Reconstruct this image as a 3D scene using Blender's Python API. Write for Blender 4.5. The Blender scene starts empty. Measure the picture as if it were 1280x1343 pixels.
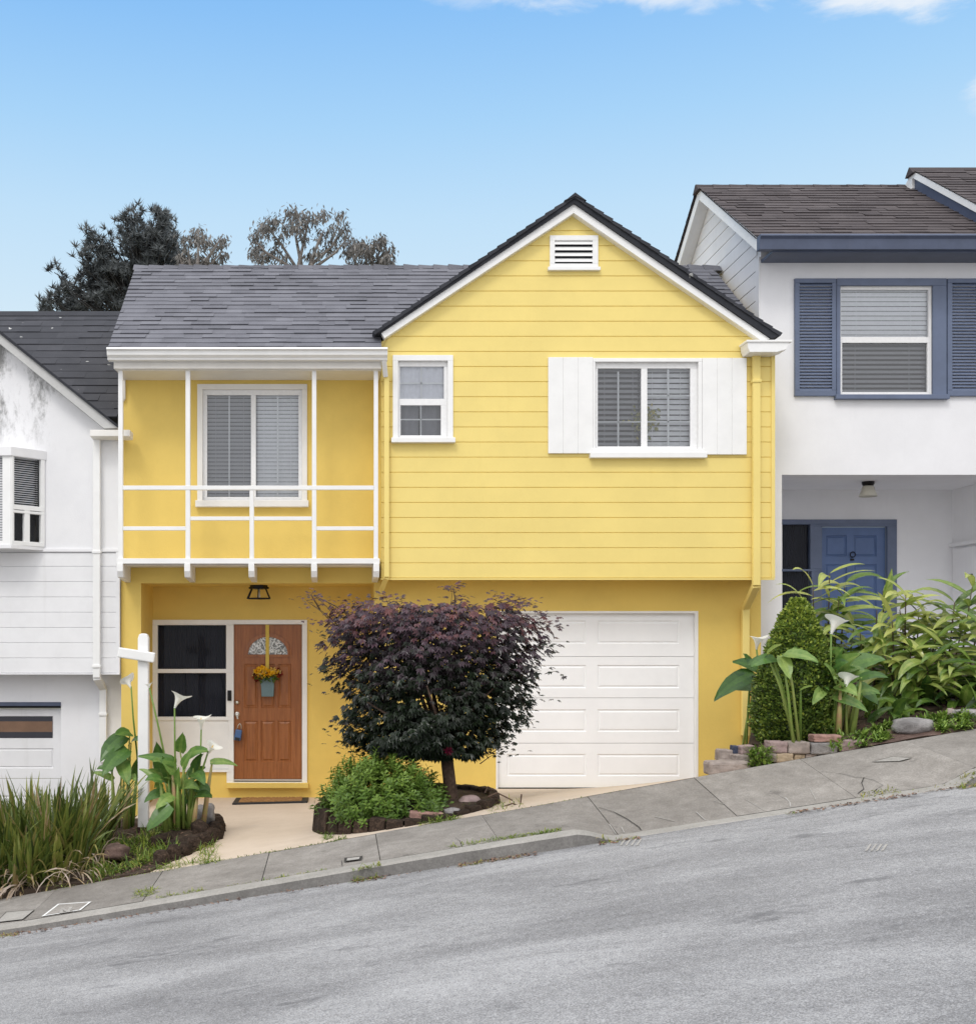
import bpy, bmesh, math, random
import numpy as np
from mathutils import Vector, Matrix
random.seed(11)
R = random.Random(5)
SC = bpy.context.scene
COL = SC.collection
F, CX, CY, EYE = 1500.0, 440.0, 840.0, 1.8      # focal length (px of the photo), principal point, eye height

def X(px, Y): return (px - CX) * Y / F
def Z(py, Y): return EYE + (CY - py) * Y / F
def P(px, py, Y): return Vector((X(px, Y), Y, Z(py, Y)))

# ------------------------------------------------------------------ mesh building
class MB:
    def __init__(s): s.v = []; s.f = []; s.mi = []; s.t = []
    def poly(s, pts, mi=0, tone=0.5):
        n = len(s.v); s.v += [tuple(p) for p in pts]
        s.f.append(tuple(range(n, n + len(pts)))); s.mi.append(mi); s.t.append(tone)
    def faces(s, pts, fs, mi=0, tone=0.5):
        n = len(s.v); s.v += [tuple(p) for p in pts]
        for f in fs: s.f.append(tuple(n + i for i in f)); s.mi.append(mi); s.t.append(tone)
    def box(s, x0, x1, y0, y1, z0, z1, mi=0, tone=0.5):
        if x0 > x1: x0, x1 = x1, x0
        if y0 > y1: y0, y1 = y1, y0
        if z0 > z1: z0, z1 = z1, z0
        p = [(x0,y0,z0),(x1,y0,z0),(x1,y1,z0),(x0,y1,z0),(x0,y0,z1),(x1,y0,z1),(x1,y1,z1),(x0,y1,z1)]
        s.faces(p, [(0,1,5,4),(1,2,6,5),(2,3,7,6),(3,0,4,7),(4,5,6,7),(3,2,1,0)], mi, tone)
    def pbox(s, px0, py0, px1, py1, Y, depth, mi=0, proud=0.0):
        """box whose front face (seen from the street) is the photo rectangle at distance Y"""
        s.box(X(px0,Y), X(px1,Y), Y-proud, Y+depth, Z(py1,Y), Z(py0,Y), mi)
    def hexa(s, p, mi=0, tone=0.5):
        s.faces(p, [(0,1,5,4),(1,2,6,5),(2,3,7,6),(3,0,4,7),(4,5,6,7),(3,2,1,0)], mi, tone)
    def prism(s, prof, a, b, axis='x', mi=0, tone=0.5):
        """extrude a closed profile; axis x: prof=(y,z)  axis y: prof=(x,z)  axis z: prof=(x,y)"""
        n = len(prof)
        def pt(p, t):
            return (t,p[0],p[1]) if axis=='x' else ((p[0],t,p[1]) if axis=='y' else (p[0],p[1],t))
        pts = [pt(p,a) for p in prof] + [pt(p,b) for p in prof]
        fs = [(i,(i+1)%n,n+(i+1)%n,n+i) for i in range(n)] + [tuple(reversed(range(n))), tuple(range(n,2*n))]
        s.faces(pts, fs, mi, tone)
    def tube(s, pts, rad, n=8, mi=0, tone=0.5, cap=True):
        pts = [Vector(p) for p in pts]
        if not isinstance(rad, (list,tuple)): rad = [rad]*len(pts)
        ref = Vector((0,0,1)); b0 = len(s.v); up = None
        for i,p in enumerate(pts):
            d = (pts[min(i+1,len(pts)-1)] - pts[max(i-1,0)]).normalized()
            if up is None:
                up = d.orthogonal().normalized()
            up = (up - d*up.dot(d))
            up = up.normalized() if up.length > 1e-6 else d.orthogonal().normalized()
            w = d.cross(up)
            for k in range(n):
                a = 2*math.pi*k/n
                s.v.append(tuple(p + (up*math.cos(a)+w*math.sin(a))*rad[i]))
        for i in range(len(pts)-1):
            for k in range(n):
                s.f.append((b0+i*n+k, b0+i*n+(k+1)%n, b0+(i+1)*n+(k+1)%n, b0+(i+1)*n+k)); s.mi.append(mi); s.t.append(tone)
        if cap:
            s.f.append(tuple(b0+k for k in reversed(range(n)))); s.mi.append(mi); s.t.append(tone)
            s.f.append(tuple(b0+(len(pts)-1)*n+k for k in range(n))); s.mi.append(mi); s.t.append(tone)
    def bar(s, a, b, w, h, mi=0, up=(0,0,1)):
        a, b, up = Vector(a), Vector(b), Vector(up); d = (b-a).normalized()
        if abs(d.dot(up)) > .99: up = Vector((0,1,0))
        r = d.cross(up).normalized()*w/2; u = r.cross(d).normalized()*h/2
        s.hexa([a-r-u, a+r-u, b+r-u, b-r-u, a-r+u, a+r+u, b+r+u, b-r+u], mi)
    def lathe(s, prof, c, n=16, mi=0, tone=0.5, mat=None):
        b0 = len(s.v); m = len(prof)
        for r,z in prof:
            for k in range(n):
                a = 2*math.pi*k/n; p = Vector((r*math.cos(a), r*math.sin(a), z))
                if mat is not None: p = mat @ p
                s.v.append(tuple(p+Vector(c)))
        for i in range(m-1):
            for k in range(n):
                s.f.append((b0+i*n+k, b0+i*n+(k+1)%n, b0+(i+1)*n+(k+1)%n, b0+(i+1)*n+k)); s.mi.append(mi); s.t.append(tone)
        s.f.append(tuple(b0+k for k in reversed(range(n)))); s.mi.append(mi); s.t.append(tone)
        s.f.append(tuple(b0+(m-1)*n+k for k in range(n))); s.mi.append(mi); s.t.append(tone)
    def build(s, name, mats, parent=None, bevel=0.0, smooth=False, origin=None):
        if not isinstance(mats, (list,tuple)): mats = [mats]
        off = Vector((0,0,0)); q = parent
        while q is not None: off += Vector(q.location); q = q.parent
        loc = Vector((0,0,0))
        if parent is None and origin is not None: loc = Vector(origin); off = loc
        me = bpy.data.meshes.new(name)
        me.from_pydata([(p[0]-off.x, p[1]-off.y, p[2]-off.z) for p in s.v], [], s.f)
        for m in mats: me.materials.append(m)
        me.polygons.foreach_set('material_index', s.mi)
        at = me.attributes.new('tone', 'FLOAT', 'FACE'); at.data.foreach_set('value', s.t)
        if smooth: me.polygons.foreach_set('use_smooth', [True]*len(s.f))
        me.update()
        o = bpy.data.objects.new(name, me); COL.objects.link(o); o.location = loc
        if parent is not None: o.parent = parent
        if bevel > 0:
            b = o.modifiers.new('edge', 'BEVEL'); b.width = bevel; b.segments = 2; b.limit_method = 'ANGLE'; b.angle_limit = math.radians(50)
        return o

def tag(o, label, cat=None, group=None, kind=None):
    if label: o['label'] = label
    if cat: o['category'] = cat
    if group: o['group'] = group
    if kind: o['kind'] = kind
    return o
def thing(name, label, cat, loc, group=None):
    o = bpy.data.objects.new(name, None); COL.objects.link(o); o.location = loc; o.empty_display_size = .2
    return tag(o, label, cat, group)

# ------------------------------------------------------------------ materials
class NT:
    def __init__(s, m):
        m.use_nodes = True; s.t = m.node_tree; s.t.nodes.clear()
    def n(s, ty, **kw):
        x = s.t.nodes.new(ty)
        for k,v in kw.items():
            if k.startswith('i_'):
                key = k[2:]; key = int(key) if key.isdigit() else key.replace('_',' ')
                x.inputs[key].default_value = v
            else: setattr(x, k, v)
        return x
    def l(s, a, b): s.t.links.new(a, b)
def c4(c): return (c[0],c[1],c[2],1)
def ramp(nt, fac, stops):
    r = nt.n('ShaderNodeValToRGB'); e = r.color_ramp.elements
    while len(e) < len(stops): e.new(.5)
    for i,(p,c) in enumerate(stops): e[i].position = p; e[i].color = c4(c) if len(c)==3 else c
    nt.l(fac, r.inputs['Fac']); return r.outputs['Color']
def noise(nt, vec, scale, detail=4, rough=.6, dist=0):
    n = nt.n('ShaderNodeTexNoise'); n.inputs['Scale'].default_value = scale; n.inputs['Detail'].default_value = detail
    n.inputs['Roughness'].default_value = rough; n.inputs['Distortion'].default_value = dist
    nt.l(vec, n.inputs['Vector']); return n.outputs['Fac']
def stretch(nt, vec, s, loc=(0,0,0)):
    m = nt.n('ShaderNodeMapping'); m.inputs['Scale'].default_value = s; m.inputs['Location'].default_value = loc
    nt.l(vec, m.inputs['Vector']); return m.outputs['Vector']
def mixc(nt, f, a, b, mode='MIX'):
    m = nt.n('ShaderNodeMix', data_type='RGBA', blend_type=mode)
    for s_,v in ((0,f),(6,a),(7,b)):
        if isinstance(v,(int,float)): m.inputs[s_].default_value = v
        elif isinstance(v,tuple): m.inputs[s_].default_value = c4(v)
        else: nt.l(v, m.inputs[s_])
    return m.outputs[2]
def rng(nt, f, a, b, c=0., d=1., smooth=True):
    m = nt.n('ShaderNodeMapRange'); m.interpolation_type = 'SMOOTHSTEP' if smooth else 'LINEAR'
    nt.l(f, m.inputs['Value']); m.inputs['From Min'].default_value = a; m.inputs['From Max'].default_value = b
    m.inputs['To Min'].default_value = c; m.inputs['To Max'].default_value = d; return m.outputs['Result']
def mth(nt, op, a, b=None):
    m = nt.n('ShaderNodeMath', operation=op)
    for i,v in enumerate((a,b)):
        if v is None: continue
        if isinstance(v,(int,float)): m.inputs[i].default_value = v
        else: nt.l(v, m.inputs[i])
    return m.outputs[0]
def finish(nt, col, rough, bump=None, bs=.3, bd=.01, spec=.5, metal=0.):
    p = nt.n('ShaderNodeBsdfPrincipled'); o = nt.n('ShaderNodeOutputMaterial')
    if isinstance(col, tuple): p.inputs['Base Color'].default_value = c4(col)
    else: nt.l(col, p.inputs['Base Color'])
    if isinstance(rough,(int,float)): p.inputs['Roughness'].default_value = rough
    else: nt.l(rough, p.inputs['Roughness'])
    p.inputs['Specular IOR Level'].default_value = spec; p.inputs['Metallic'].default_value = metal
    if bump is not None:
        b = nt.n('ShaderNodeBump'); b.inputs['Strength'].default_value = bs; b.inputs['Distance'].default_value = bd
        nt.l(bump, b.inputs['Height']); nt.l(b.outputs['Normal'], p.inputs['Normal'])
    nt.l(p.outputs[0], o.inputs['Surface']); return p
def newm(name):
    m = bpy.data.materials.new(name); return m, NT(m)
def ocoord(nt): return nt.n('ShaderNodeTexCoord').outputs['Object']
def wpos(nt): return nt.n('ShaderNodeNewGeometry').outputs['Position']

def paint(name, c, var=.06, rough=.55, scale=3., bscale=60., bs=.15, bd=.004, streak=0.0, dirt=None, spec=.4, tonev=0.):
    m, nt = newm(name); v = wpos(nt)
    n1 = noise(nt, v, scale, 5, .65)
    col = mixc(nt, rng(nt, n1, .3, .7), tuple(x*(1-var) for x in c), tuple(min(1,x*(1+var)) for x in c))
    if tonev > 0:
        at = nt.n('ShaderNodeAttribute', attribute_name='tone').outputs['Fac']
        col = mixc(nt, mth(nt,'MULTIPLY', at, tonev), col, tuple(x*.72 for x in c))
    if streak > 0:      # rain streaks: thin, long down the wall
        n2 = noise(nt, stretch(nt, v, (7,7,.5)), 1.5, 5, .6)
        d = dirt or tuple(x*.55 for x in c)
        col = mixc(nt, mth(nt,'MULTIPLY', rng(nt, n2, .55, .8), streak), col, d)
    finish(nt, col, rough, noise(nt, v, bscale, 4, .7), bs, bd, spec); return m
def plain(name, c, rough=.5, metal=0., spec=.5):
    m, nt = newm(name); v = wpos(nt)
    col = mixc(nt, noise(nt, v, 25, 3), tuple(x*.88 for x in c), tuple(min(1,x*1.1) for x in c))
    finish(nt, col, rough, noise(nt, v, 90, 3), .06, .003, spec, metal); return m
def leafmat(name, stops, rough=.45, trans=.25, spec=.4):
    m, nt = newm(name); v = wpos(nt)
    a = nt.n('ShaderNodeAttribute', attribute_name='tone').outputs['Fac']
    n1 = noise(nt, v, 9, 3)
    n3 = noise(nt, v, 38, 2); t = mth(nt,'ADD', a, mth(nt,'ADD', mth(nt,'MULTIPLY', mth(nt,'SUBTRACT', n1, .5), .35), mth(nt,'MULTIPLY', mth(nt,'SUBTRACT', n3, .5), .3)))
    col = ramp(nt, t, stops)
    p = nt.n('ShaderNodeBsdfPrincipled'); p.inputs['Roughness'].default_value = rough; p.inputs['Specular IOR Level'].default_value = spec
    tr = nt.n('ShaderNodeBsdfTranslucent'); mx = nt.n('ShaderNodeMixShader'); mx.inputs[0].default_value = trans
    o = nt.n('ShaderNodeOutputMaterial')
    nt.l(col, p.inputs['Base Color']); nt.l(col, tr.inputs['Color']); nt.l(p.outputs[0], mx.inputs[1]); nt.l(tr.outputs[0], mx.inputs[2]); nt.l(mx.outputs[0], o.inputs['Surface'])
    return m
def shingle(name, stops, speck=None):
    m, nt = newm(name); v = wpos(nt)
    a = nt.n('ShaderNodeAttribute', attribute_name='tone').outputs['Fac']
    n1 = noise(nt, v, 2.2, 4); n2 = noise(nt, v, 140, 2, .8)
    t = mth(nt,'ADD', a, mth(nt,'ADD', mth(nt,'MULTIPLY', mth(nt,'SUBTRACT', n1, .5), .5), mth(nt,'MULTIPLY', mth(nt,'SUBTRACT', n2, .5), .7)))
    col = ramp(nt, t, stops)
    if speck is not None:
        sp = noise(nt, v, 7.5, 2, .4); big = noise(nt, v, 1.1, 2)
        col = mixc(nt, mth(nt,'MULTIPLY', rng(nt, sp, .735, .755), rng(nt, big, .45, .58)), col, speck)
    finish(nt, col, .9, n2, .5, .004, .2); return m
def glass(name, tint=(.8,.84,.86), refl=.5, ior=1.52):
    m, nt = newm(name)
    fr = nt.n('ShaderNodeFresnel'); fr.inputs['IOR'].default_value = ior
    g = nt.n('ShaderNodeBsdfGlossy'); g.inputs['Roughness'].default_value = .03; g.inputs['Color'].default_value = (.95,.97,1,1)
    b = nt.n('ShaderNodeBump'); b.inputs['Strength'].default_value = .03; b.inputs['Distance'].default_value = .02
    nt.l(noise(nt, wpos(nt), 3, 2), b.inputs['Height']); nt.l(b.outputs[0], g.inputs['Normal'])
    t = nt.n('ShaderNodeBsdfTransparent'); t.inputs['Color'].default_value = c4(tint)
    mx = nt.n('ShaderNodeMixShader'); o = nt.n('ShaderNodeOutputMaterial')
    f = mth(nt,'ADD', mth(nt,'MULTIPLY', fr.outputs[0], .9), refl*.12)
    nt.l(f, mx.inputs[0]); nt.l(t.outputs[0], mx.inputs[1]); nt.l(g.outputs[0], mx.inputs[2]); nt.l(mx.outputs[0], o.inputs['Surface'])
    return m

YEL = (.80,.57,.105)
M = {}
M['yellow'] = paint('yellow_stucco', (.77,.56,.145), .05, .75, 1.2, 45, .35, .006, .10, (.60,.39,.09))
M['yellow_side'] = paint('yellow_siding', (.845,.675,.225), .035, .6, 1.5, 70, .10, .003, .10, (.66,.47,.12), tonev=.14)
M['white'] = paint('white_trim', (.84,.84,.83), .03, .45, 4, 80, .08, .002, .05, (.6,.58,.54))
M['cream'] = paint('cream_trim', (.80,.78,.74), .04, .5, 4, 80, .08, .002, .10, (.55,.5,.42))
M['vinyl'] = plain('white_vinyl', (.83,.83,.83), .35)
M['garage'] = paint('white_garage_door', (.895,.90,.91), .02, .42, 3, 120, .10, .0015, .04, (.66,.64,.6))
M['stucco_grey'] = paint('pale_grey_stucco', (.83,.83,.85), .03, .8, 1.5, 55, .25, .005, .08, (.55,.55,.58))
M['siding_white'] = paint('white_siding', (.79,.79,.80), .04, .65, 2, 70, .12, .003, .16, (.45,.43,.40))
M['blue'] = paint('slate_blue_paint', (.125,.157,.24), .08, .45, 4, 80, .08, .002, .08, (.08,.12,.22))
M['blue_dark'] = paint('dark_slate_paint', (.085,.105,.165), .10, .45, 4, 80, .08, .002, .15, (.15,.17,.22))
M['blue_door'] = paint('blue_door_paint', (.092,.15,.305), .08, .42, 4, 80, .08, .002)
M['shingle'] = shingle('grey_shingles', [(.0,(.045,.046,.053)),(.45,(.148,.15,.172)),(1.,(.27,.273,.305))])
M['shingle_dark'] = shingle('dark_shingles', [(.0,(.028,.03,.036)),(.5,(.058,.06,.07)),(1.,(.11,.11,.125))], (.62,.62,.6))
M['shingle_brown'] = shingle('brown_grey_shingles', [(.0,(.035,.03,.032)),(.5,(.085,.073,.075)),(1.,(.17,.15,.15))])
M['glass'] = glass('window_glass', (.86,.88,.90), .6)
M['glass_dark'] = glass('tinted_glass', (.55,.57,.62), .0, 1.22)
M['blind_hi'] = plain('bright_blind', (.90,.90,.91), .5)
M['glass_soft'] = glass('low_reflection_glass', (.9,.91,.92), .1, 1.12)  # clear glass with its reflection turned down, for the bay panes
M['blind'] = plain('white_blind', (.78,.78,.78), .5)
M['blind_dim'] = plain('grey_blind', (.42,.42,.44), .6)
M['dark'] = plain('dark_room', (.018,.018,.022), .9)
M['curtain'] = plain('sheer_curtain', (.55,.55,.58), .9)
M['black_metal'] = plain('black_metal', (.015,.014,.014), .4, .6)
M['steel'] = plain('satin_nickel', (.62,.6,.56), .28, 1.)
M['brick'] = paint('dusty_brick', (.32,.19,.16), .3, .9, 14, 90, .5, .006)
M['concrete_block'] = paint('concrete_block', (.285,.24,.215), .25, .9, 12, 90, .6, .006)
M['block_tan'] = paint('tan_block', (.33,.26,.18), .25, .9, 12, 90, .6, .006)
M['block_blue'] = paint('dark_blue_block', (.04,.05,.085), .2, .8, 12, 90, .5, .006)
M['block_mauve'] = paint('mauve_block', (.29,.215,.205), .25, .9, 12, 90, .6, .006)
M['rock'] = paint('grey_rock', (.27,.255,.25), .35, .9, 6, 40, .8, .02)

def stuccomould():      # white wall with grey mildew blotches high on the gable
    m, nt = newm('mildewed_white_stucco'); v = wpos(nt)
    n1 = noise(nt, v, 1.4, 5); base = mixc(nt, rng(nt,n1,.3,.7), (.76,.76,.775), (.82,.82,.83))
    sep = nt.n('ShaderNodeSeparateXYZ'); nt.l(v, sep.inputs[0])
    blot = noise(nt, stretch(nt, v, (2.6,2.6,1.1)), 1.6, 8, .72)
    z_lo = rng(nt, sep.outputs['Z'], 3.9, 4.6); x_hi = rng(nt, sep.outputs['X'], -3.0, -3.5)
    k = mth(nt,'MULTIPLY', mth(nt,'MULTIPLY', rng(nt, blot, .46, .66), z_lo), x_hi)
    base = mixc(nt, mth(nt,'MULTIPLY', k, .95), base, (.20,.20,.195))
    st = noise(nt, stretch(nt, v, (9,9,.35)), 1.3, 4)
    base = mixc(nt, mth(nt,'MULTIPLY', rng(nt, st, .58, .85), .25), base, (.4,.4,.39))
    finish(nt, base, .85, noise(nt, v, 55, 4, .7), .3, .006, .25); return m
M['stucco_white'] = stuccomould()

def wood():
    m, nt = newm('oak_door'); v = wpos(nt)
    g = noise(nt, stretch(nt, v, (16,16,1.0)), 2.2, 8, .7, .6); g2 = noise(nt, stretch(nt, v, (70,70,3)), 2, 3, .6)
    t = mth(nt,'ADD', mth(nt,'MULTIPLY', g, .75), mth(nt,'MULTIPLY', g2, .25))
    col = ramp(nt, t, [(.28,(.13,.042,.012)),(.5,(.29,.10,.028)),(.72,(.40,.155,.05))])
    finish(nt, col, .38, g2, .15, .002, .5); return m
M['wood'] = wood()

def asphalt():
    m, nt = newm('worn_asphalt'); v = wpos(nt)
    fine = noise(nt, v, 105, 2, .9); mid = noise(nt, v, 24, 3, .7)
    big = noise(nt, stretch(nt, v, (.45,1.3,.45)), 1.1, 6, .65, .4)
    t = mth(nt,'ADD', mth(nt,'MULTIPLY', rng(nt, fine, .28, .72, 0, 1, False), .5), mth(nt,'MULTIPLY', rng(nt, big, .3, .7, 0, 1, False), .30))
    t = mth(nt,'ADD', t, mth(nt,'MULTIPLY', mid, .30))
    col = ramp(nt, t, [(.2,(.105,.103,.105)),(.5,(.238,.236,.239)),(.8,(.46,.457,.46))])
    oil = noise(nt, stretch(nt, v, (1.,2.2,1.)), 1.7, 5, .7); col = mixc(nt, mth(nt,'MULTIPLY', rng(nt, oil, .56, .70), .6), col, (.09,.09,.095))
    vo = nt.n('ShaderNodeTexVoronoi'); vo.inputs['Scale'].default_value = 120; nt.l(v, vo.inputs['Vector'])
    h = mth(nt,'ADD', fine, mth(nt,'MULTIPLY', vo.outputs['Distance'], .6))
    finish(nt, col, .88, h, .6, .006, .3); return m
M['asphalt'] = asphalt()
def concrete(name, a, b, c, sc=1.0, stain=.5, bs=.4):
    m, nt = newm(name); v = wpos(nt)
    fine = noise(nt, v, 70, 3, .8); mid = noise(nt, v, 9*sc, 6, .7); big = noise(nt, v, 1.3, 5, .7, .5)
    t = mth(nt,'ADD', mth(nt,'MULTIPLY', fine, .4), mth(nt,'ADD', mth(nt,'MULTIPLY', mid, .3), mth(nt,'MULTIPLY', big, .42)))
    col = ramp(nt, t, [(.36,a),(.56,b),(.76,c)])
    at = nt.n('ShaderNodeAttribute', attribute_name='tone').outputs['Fac']
    col = mixc(nt, rng(nt, at, .5, 1., 0., .34, False), col, tuple(x*.62 for x in a))
    sp = noise(nt, v, 4.5, 7, .75); col = mixc(nt, mth(nt,'MULTIPLY', rng(nt, sp, .56, .72), stain), col, tuple(x*.5 for x in a))
    finish(nt, col, .9, mth(nt,'ADD', fine, mth(nt,'MULTIPLY', mid, .5)), bs, .006, .25); return m
M['sidewalk'] = concrete('weathered_concrete', (.135,.122,.108), (.255,.236,.214), (.43,.402,.37), 1., .6)
M['curb'] = concrete('curb_concrete', (.20,.19,.172), (.32,.305,.28), (.45,.43,.40), 1., .4)
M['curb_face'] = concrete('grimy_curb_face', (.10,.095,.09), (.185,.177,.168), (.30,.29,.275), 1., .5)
M['joint'] = plain('dark_joint', (.035,.032,.028), .95)
M['apron'] = concrete('painted_beige_concrete', (.50,.41,.32), (.585,.485,.385), (.65,.55,.45), .6, .06, .2)
M['soil'] = concrete('dark_soil', (.022,.015,.011), (.06,.042,.03), (.12,.085,.06), 2.2, .5, 1.)
M['mulch'] = concrete('dry_leaf_mulch', (.035,.022,.018), (.11,.07,.058), (.24,.17,.14), 3., .5, 1.)
M['mossbrick'] = concrete('mossy_black_brick', (.010,.008,.006), (.030,.019,.013), (.15,.10,.07), 2.4, .5, 1.5)
M['hill'] = paint('dry_ground', (.12,.11,.06), .3, .95, .8)
M['paintmark'] = paint('faded_road_paint', (.74,.74,.72), .1, .8, 12, 90, .3, .003)
M['chalk'] = paint('scuffed_concrete', (.36,.345,.32), .1, .9, 16, 90, .3, .003)
M['mat_fibre'] = paint('coir_mat', (.37,.20,.075), .25, .95, 30, 160, .9, .008)
M['rubber'] = plain('black_rubber', (.018,.018,.02), .7)
M['tin'] = plain('blue_grey_tin', (.13,.20,.22), .45)
M['ribbon'] = plain('yellow_ribbon', (.62,.45,.06), .5)
M['lock_blue'] = plain('blue_plastic', (.06,.13,.30), .45)
M['frosted'] = plain('frosted_lamp_glass', (.62,.60,.52), .3)
M['orange_wood'] = paint('cardboard_brown', (.21,.125,.08), .12, .7, 5)
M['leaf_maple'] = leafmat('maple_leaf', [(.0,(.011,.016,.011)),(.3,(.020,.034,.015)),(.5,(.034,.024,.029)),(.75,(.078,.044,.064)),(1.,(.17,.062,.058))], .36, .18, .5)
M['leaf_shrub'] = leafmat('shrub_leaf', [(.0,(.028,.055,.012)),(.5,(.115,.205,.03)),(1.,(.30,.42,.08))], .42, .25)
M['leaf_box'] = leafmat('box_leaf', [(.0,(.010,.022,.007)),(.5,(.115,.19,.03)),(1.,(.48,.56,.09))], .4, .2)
M['leaf_calla'] = leafmat('calla_leaf', [(.0,(.022,.065,.022)),(.5,(.105,.215,.045)),(1.,(.38,.50,.14))], .3, .3)
M['stem_calla'] = leafmat('calla_stem', [(.0,(.06,.12,.02)),(.5,(.20,.32,.06)),(.85,(.42,.40,.14)),(1.,(.5,.28,.17))], .35, .15)
M['leaf_ginger'] = leafmat('ginger_leaf', [(.0,(.025,.07,.015)),(.5,(.16,.26,.042)),(1.,(.52,.55,.16))], .27, .32, .6)
M['cane'] = leafmat('ginger_cane', [(.0,(.035,.022,.014)),(.5,(.09,.055,.03)),(1.,(.16,.17,.05))], .5, .0)
M['strap'] = leafmat('strap_leaf', [(.0,(.035,.05,.014)),(.35,(.095,.14,.025)),(.65,(.22,.235,.05)),(.82,(.30,.21,.10)),(1.,(.52,.43,.37))], .45, .2)
M['grass'] = leafmat('grass_blade', [(.0,(.03,.07,.012)),(.5,(.14,.23,.035)),(.8,(.32,.36,.06)),(1.,(.42,.33,.14))], .5, .3)
M['petal'] = leafmat('white_petal', [(.0,(.70,.72,.62)),(1.,(.86,.86,.82))], .5, .3)
M['spadix'] = plain('yellow_spadix', (.70,.42,.03), .7)
M['flower'] = leafmat('cloth_flowers', [(.0,(.09,.006,.008)),(.3,(.24,.015,.015)),(.45,(.80,.36,.01)),(.8,(.92,.60,.02)),(1.,(.80,.68,.30))], .7, .2)
M['pine'] = leafmat('hazed_pine_needles', [(.0,(.05,.058,.062)),(.5,(.115,.128,.132)),(1.,(.20,.21,.21))], .6, .1)  # distance haze put into the needle colour, paled towards grey
M['euc'] = leafmat('hazed_gum_leaf', [(.0,(.11,.11,.108)),(.5,(.20,.19,.178)),(1.,(.34,.315,.285))], .5, .2)  # leaf colour paled to carry the haze of distance
M['bark'] = paint('brown_bark', (.115,.075,.055), .35, .95, 18, 50, 1., .02)
M['bark_dark'] = paint('dark_grey_bark', (.05,.048,.046), .3, .95, 10, 40, .6, .02)
M['bark_pale'] = paint('pale_gum_bark', (.20,.18,.165), .3, .9, 10, 40, .6, .02)
# ------------------------------------------------------------------ camera, sky, sun
cam = bpy.data.cameras.new('camera'); co = bpy.data.objects.new('camera', cam); COL.objects.link(co)
co.location = (0,0,EYE); co.rotation_euler = (math.radians(90),0,0)
cam.sensor_fit = 'HORIZONTAL'; cam.sensor_width = 36; cam.lens = 36*F/1280
cam.shift_x = (640-CX)/1280; cam.shift_y = (CY-671.5)/1280; cam.clip_end = 2000; cam.clip_start = .05
SC.camera = co
SUN_EL, SUN_AZ = math.radians(52), math.radians(205)    # behind the photographer, veiled by high cloud
w = bpy.data.worlds.new('World'); SC.world = w; w.use_nodes = True
nt = NT.__new__(NT); nt.t = w.node_tree; nt.t.nodes.clear()
sky = nt.n('ShaderNodeTexSky', sky_type='NISHITA'); sky.sun_disc = False; sky.sun_elevation = SUN_EL; sky.sun_rotation = SUN_AZ
tc = nt.n('ShaderNodeTexCoord').outputs['Generated']
sep = nt.n('ShaderNodeSeparateXYZ'); nt.l(tc, sep.inputs[0])
blue = ramp(nt, sep.outputs['Z'], [(.0,(.74,.84,.92)),(.25,(.70,.86,.965)),(.345,(.55,.78,.985)),(.41,(.405,.685,.985)),(.48,(.275,.565,.965)),(.53,(.20,.50,.95)),(.7,(.13,.36,.80))])
skyc = mixc(nt, .94, mixc(nt, 1., sky.outputs[0], (.10,.10,.10), 'MULTIPLY'), blue)
# thin cloud wisps over the roofs; unseen bright layer added overhead and behind as fill light
n1 = noise(nt, stretch(nt, tc, (6,6,14)), 2.2, 7, .62, .4)
u_ = mth(nt,'DIVIDE', sep.outputs['X'], mth(nt,'MAXIMUM', sep.outputs['Y'], .05)); v_ = mth(nt,'DIVIDE', sep.outputs['Z'], mth(nt,'MAXIMUM', sep.outputs['Y'], .05))
wis = None
for u0, v0, ru, rv, st in ((.27,.572,.13,.024,.8),(.487,.575,.085,.036,1.),(.585,.485,.035,.03,.7),(.12,.578,.06,.02,.35)):
    du = mth(nt,'DIVIDE', mth(nt,'SUBTRACT', u_, u0), ru); dv = mth(nt,'DIVIDE', mth(nt,'SUBTRACT', v_, v0), rv)
    dd = mth(nt,'ADD', mth(nt,'SQRT', mth(nt,'ADD', mth(nt,'MULTIPLY', du, du), mth(nt,'MULTIPLY', dv, dv))), mth(nt,'MULTIPLY', mth(nt,'SUBTRACT', n1, .5), 2.2))
    k = mth(nt,'MULTIPLY', rng(nt, dd, 1.15, .45), st); wis = k if wis is None else mth(nt,'MAXIMUM', wis, k)
fill_veil = mth(nt,'MAXIMUM', rng(nt, sep.outputs['Z'], .52, .74), rng(nt, sep.outputs['Y'], .15, -.25))
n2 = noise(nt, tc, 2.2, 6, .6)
vl = mth(nt,'MULTIPLY', fill_veil, rng(nt, n2, .25, .55, .75, 1.))
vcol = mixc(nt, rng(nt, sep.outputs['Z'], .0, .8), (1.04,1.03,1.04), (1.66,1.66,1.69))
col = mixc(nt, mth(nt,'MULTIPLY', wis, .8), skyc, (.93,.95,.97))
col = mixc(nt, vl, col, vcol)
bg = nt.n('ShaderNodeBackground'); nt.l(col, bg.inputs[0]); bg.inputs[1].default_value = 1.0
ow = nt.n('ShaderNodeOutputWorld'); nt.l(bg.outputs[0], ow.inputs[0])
sl = bpy.data.lights.new('sun', 'SUN'); sl.energy = 1.1; sl.angle = math.radians(16); sl.color = (1,.97,.92)
so = bpy.data.objects.new('sun', sl); COL.objects.link(so)
d = Vector((math.sin(SUN_AZ)*math.cos(SUN_EL), math.cos(SUN_AZ)*math.cos(SUN_EL), math.sin(SUN_EL)))
so.rotation_euler = (-d).to_track_quat('-Z','Y').to_euler(); so.location = (0,-10,20)
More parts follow.
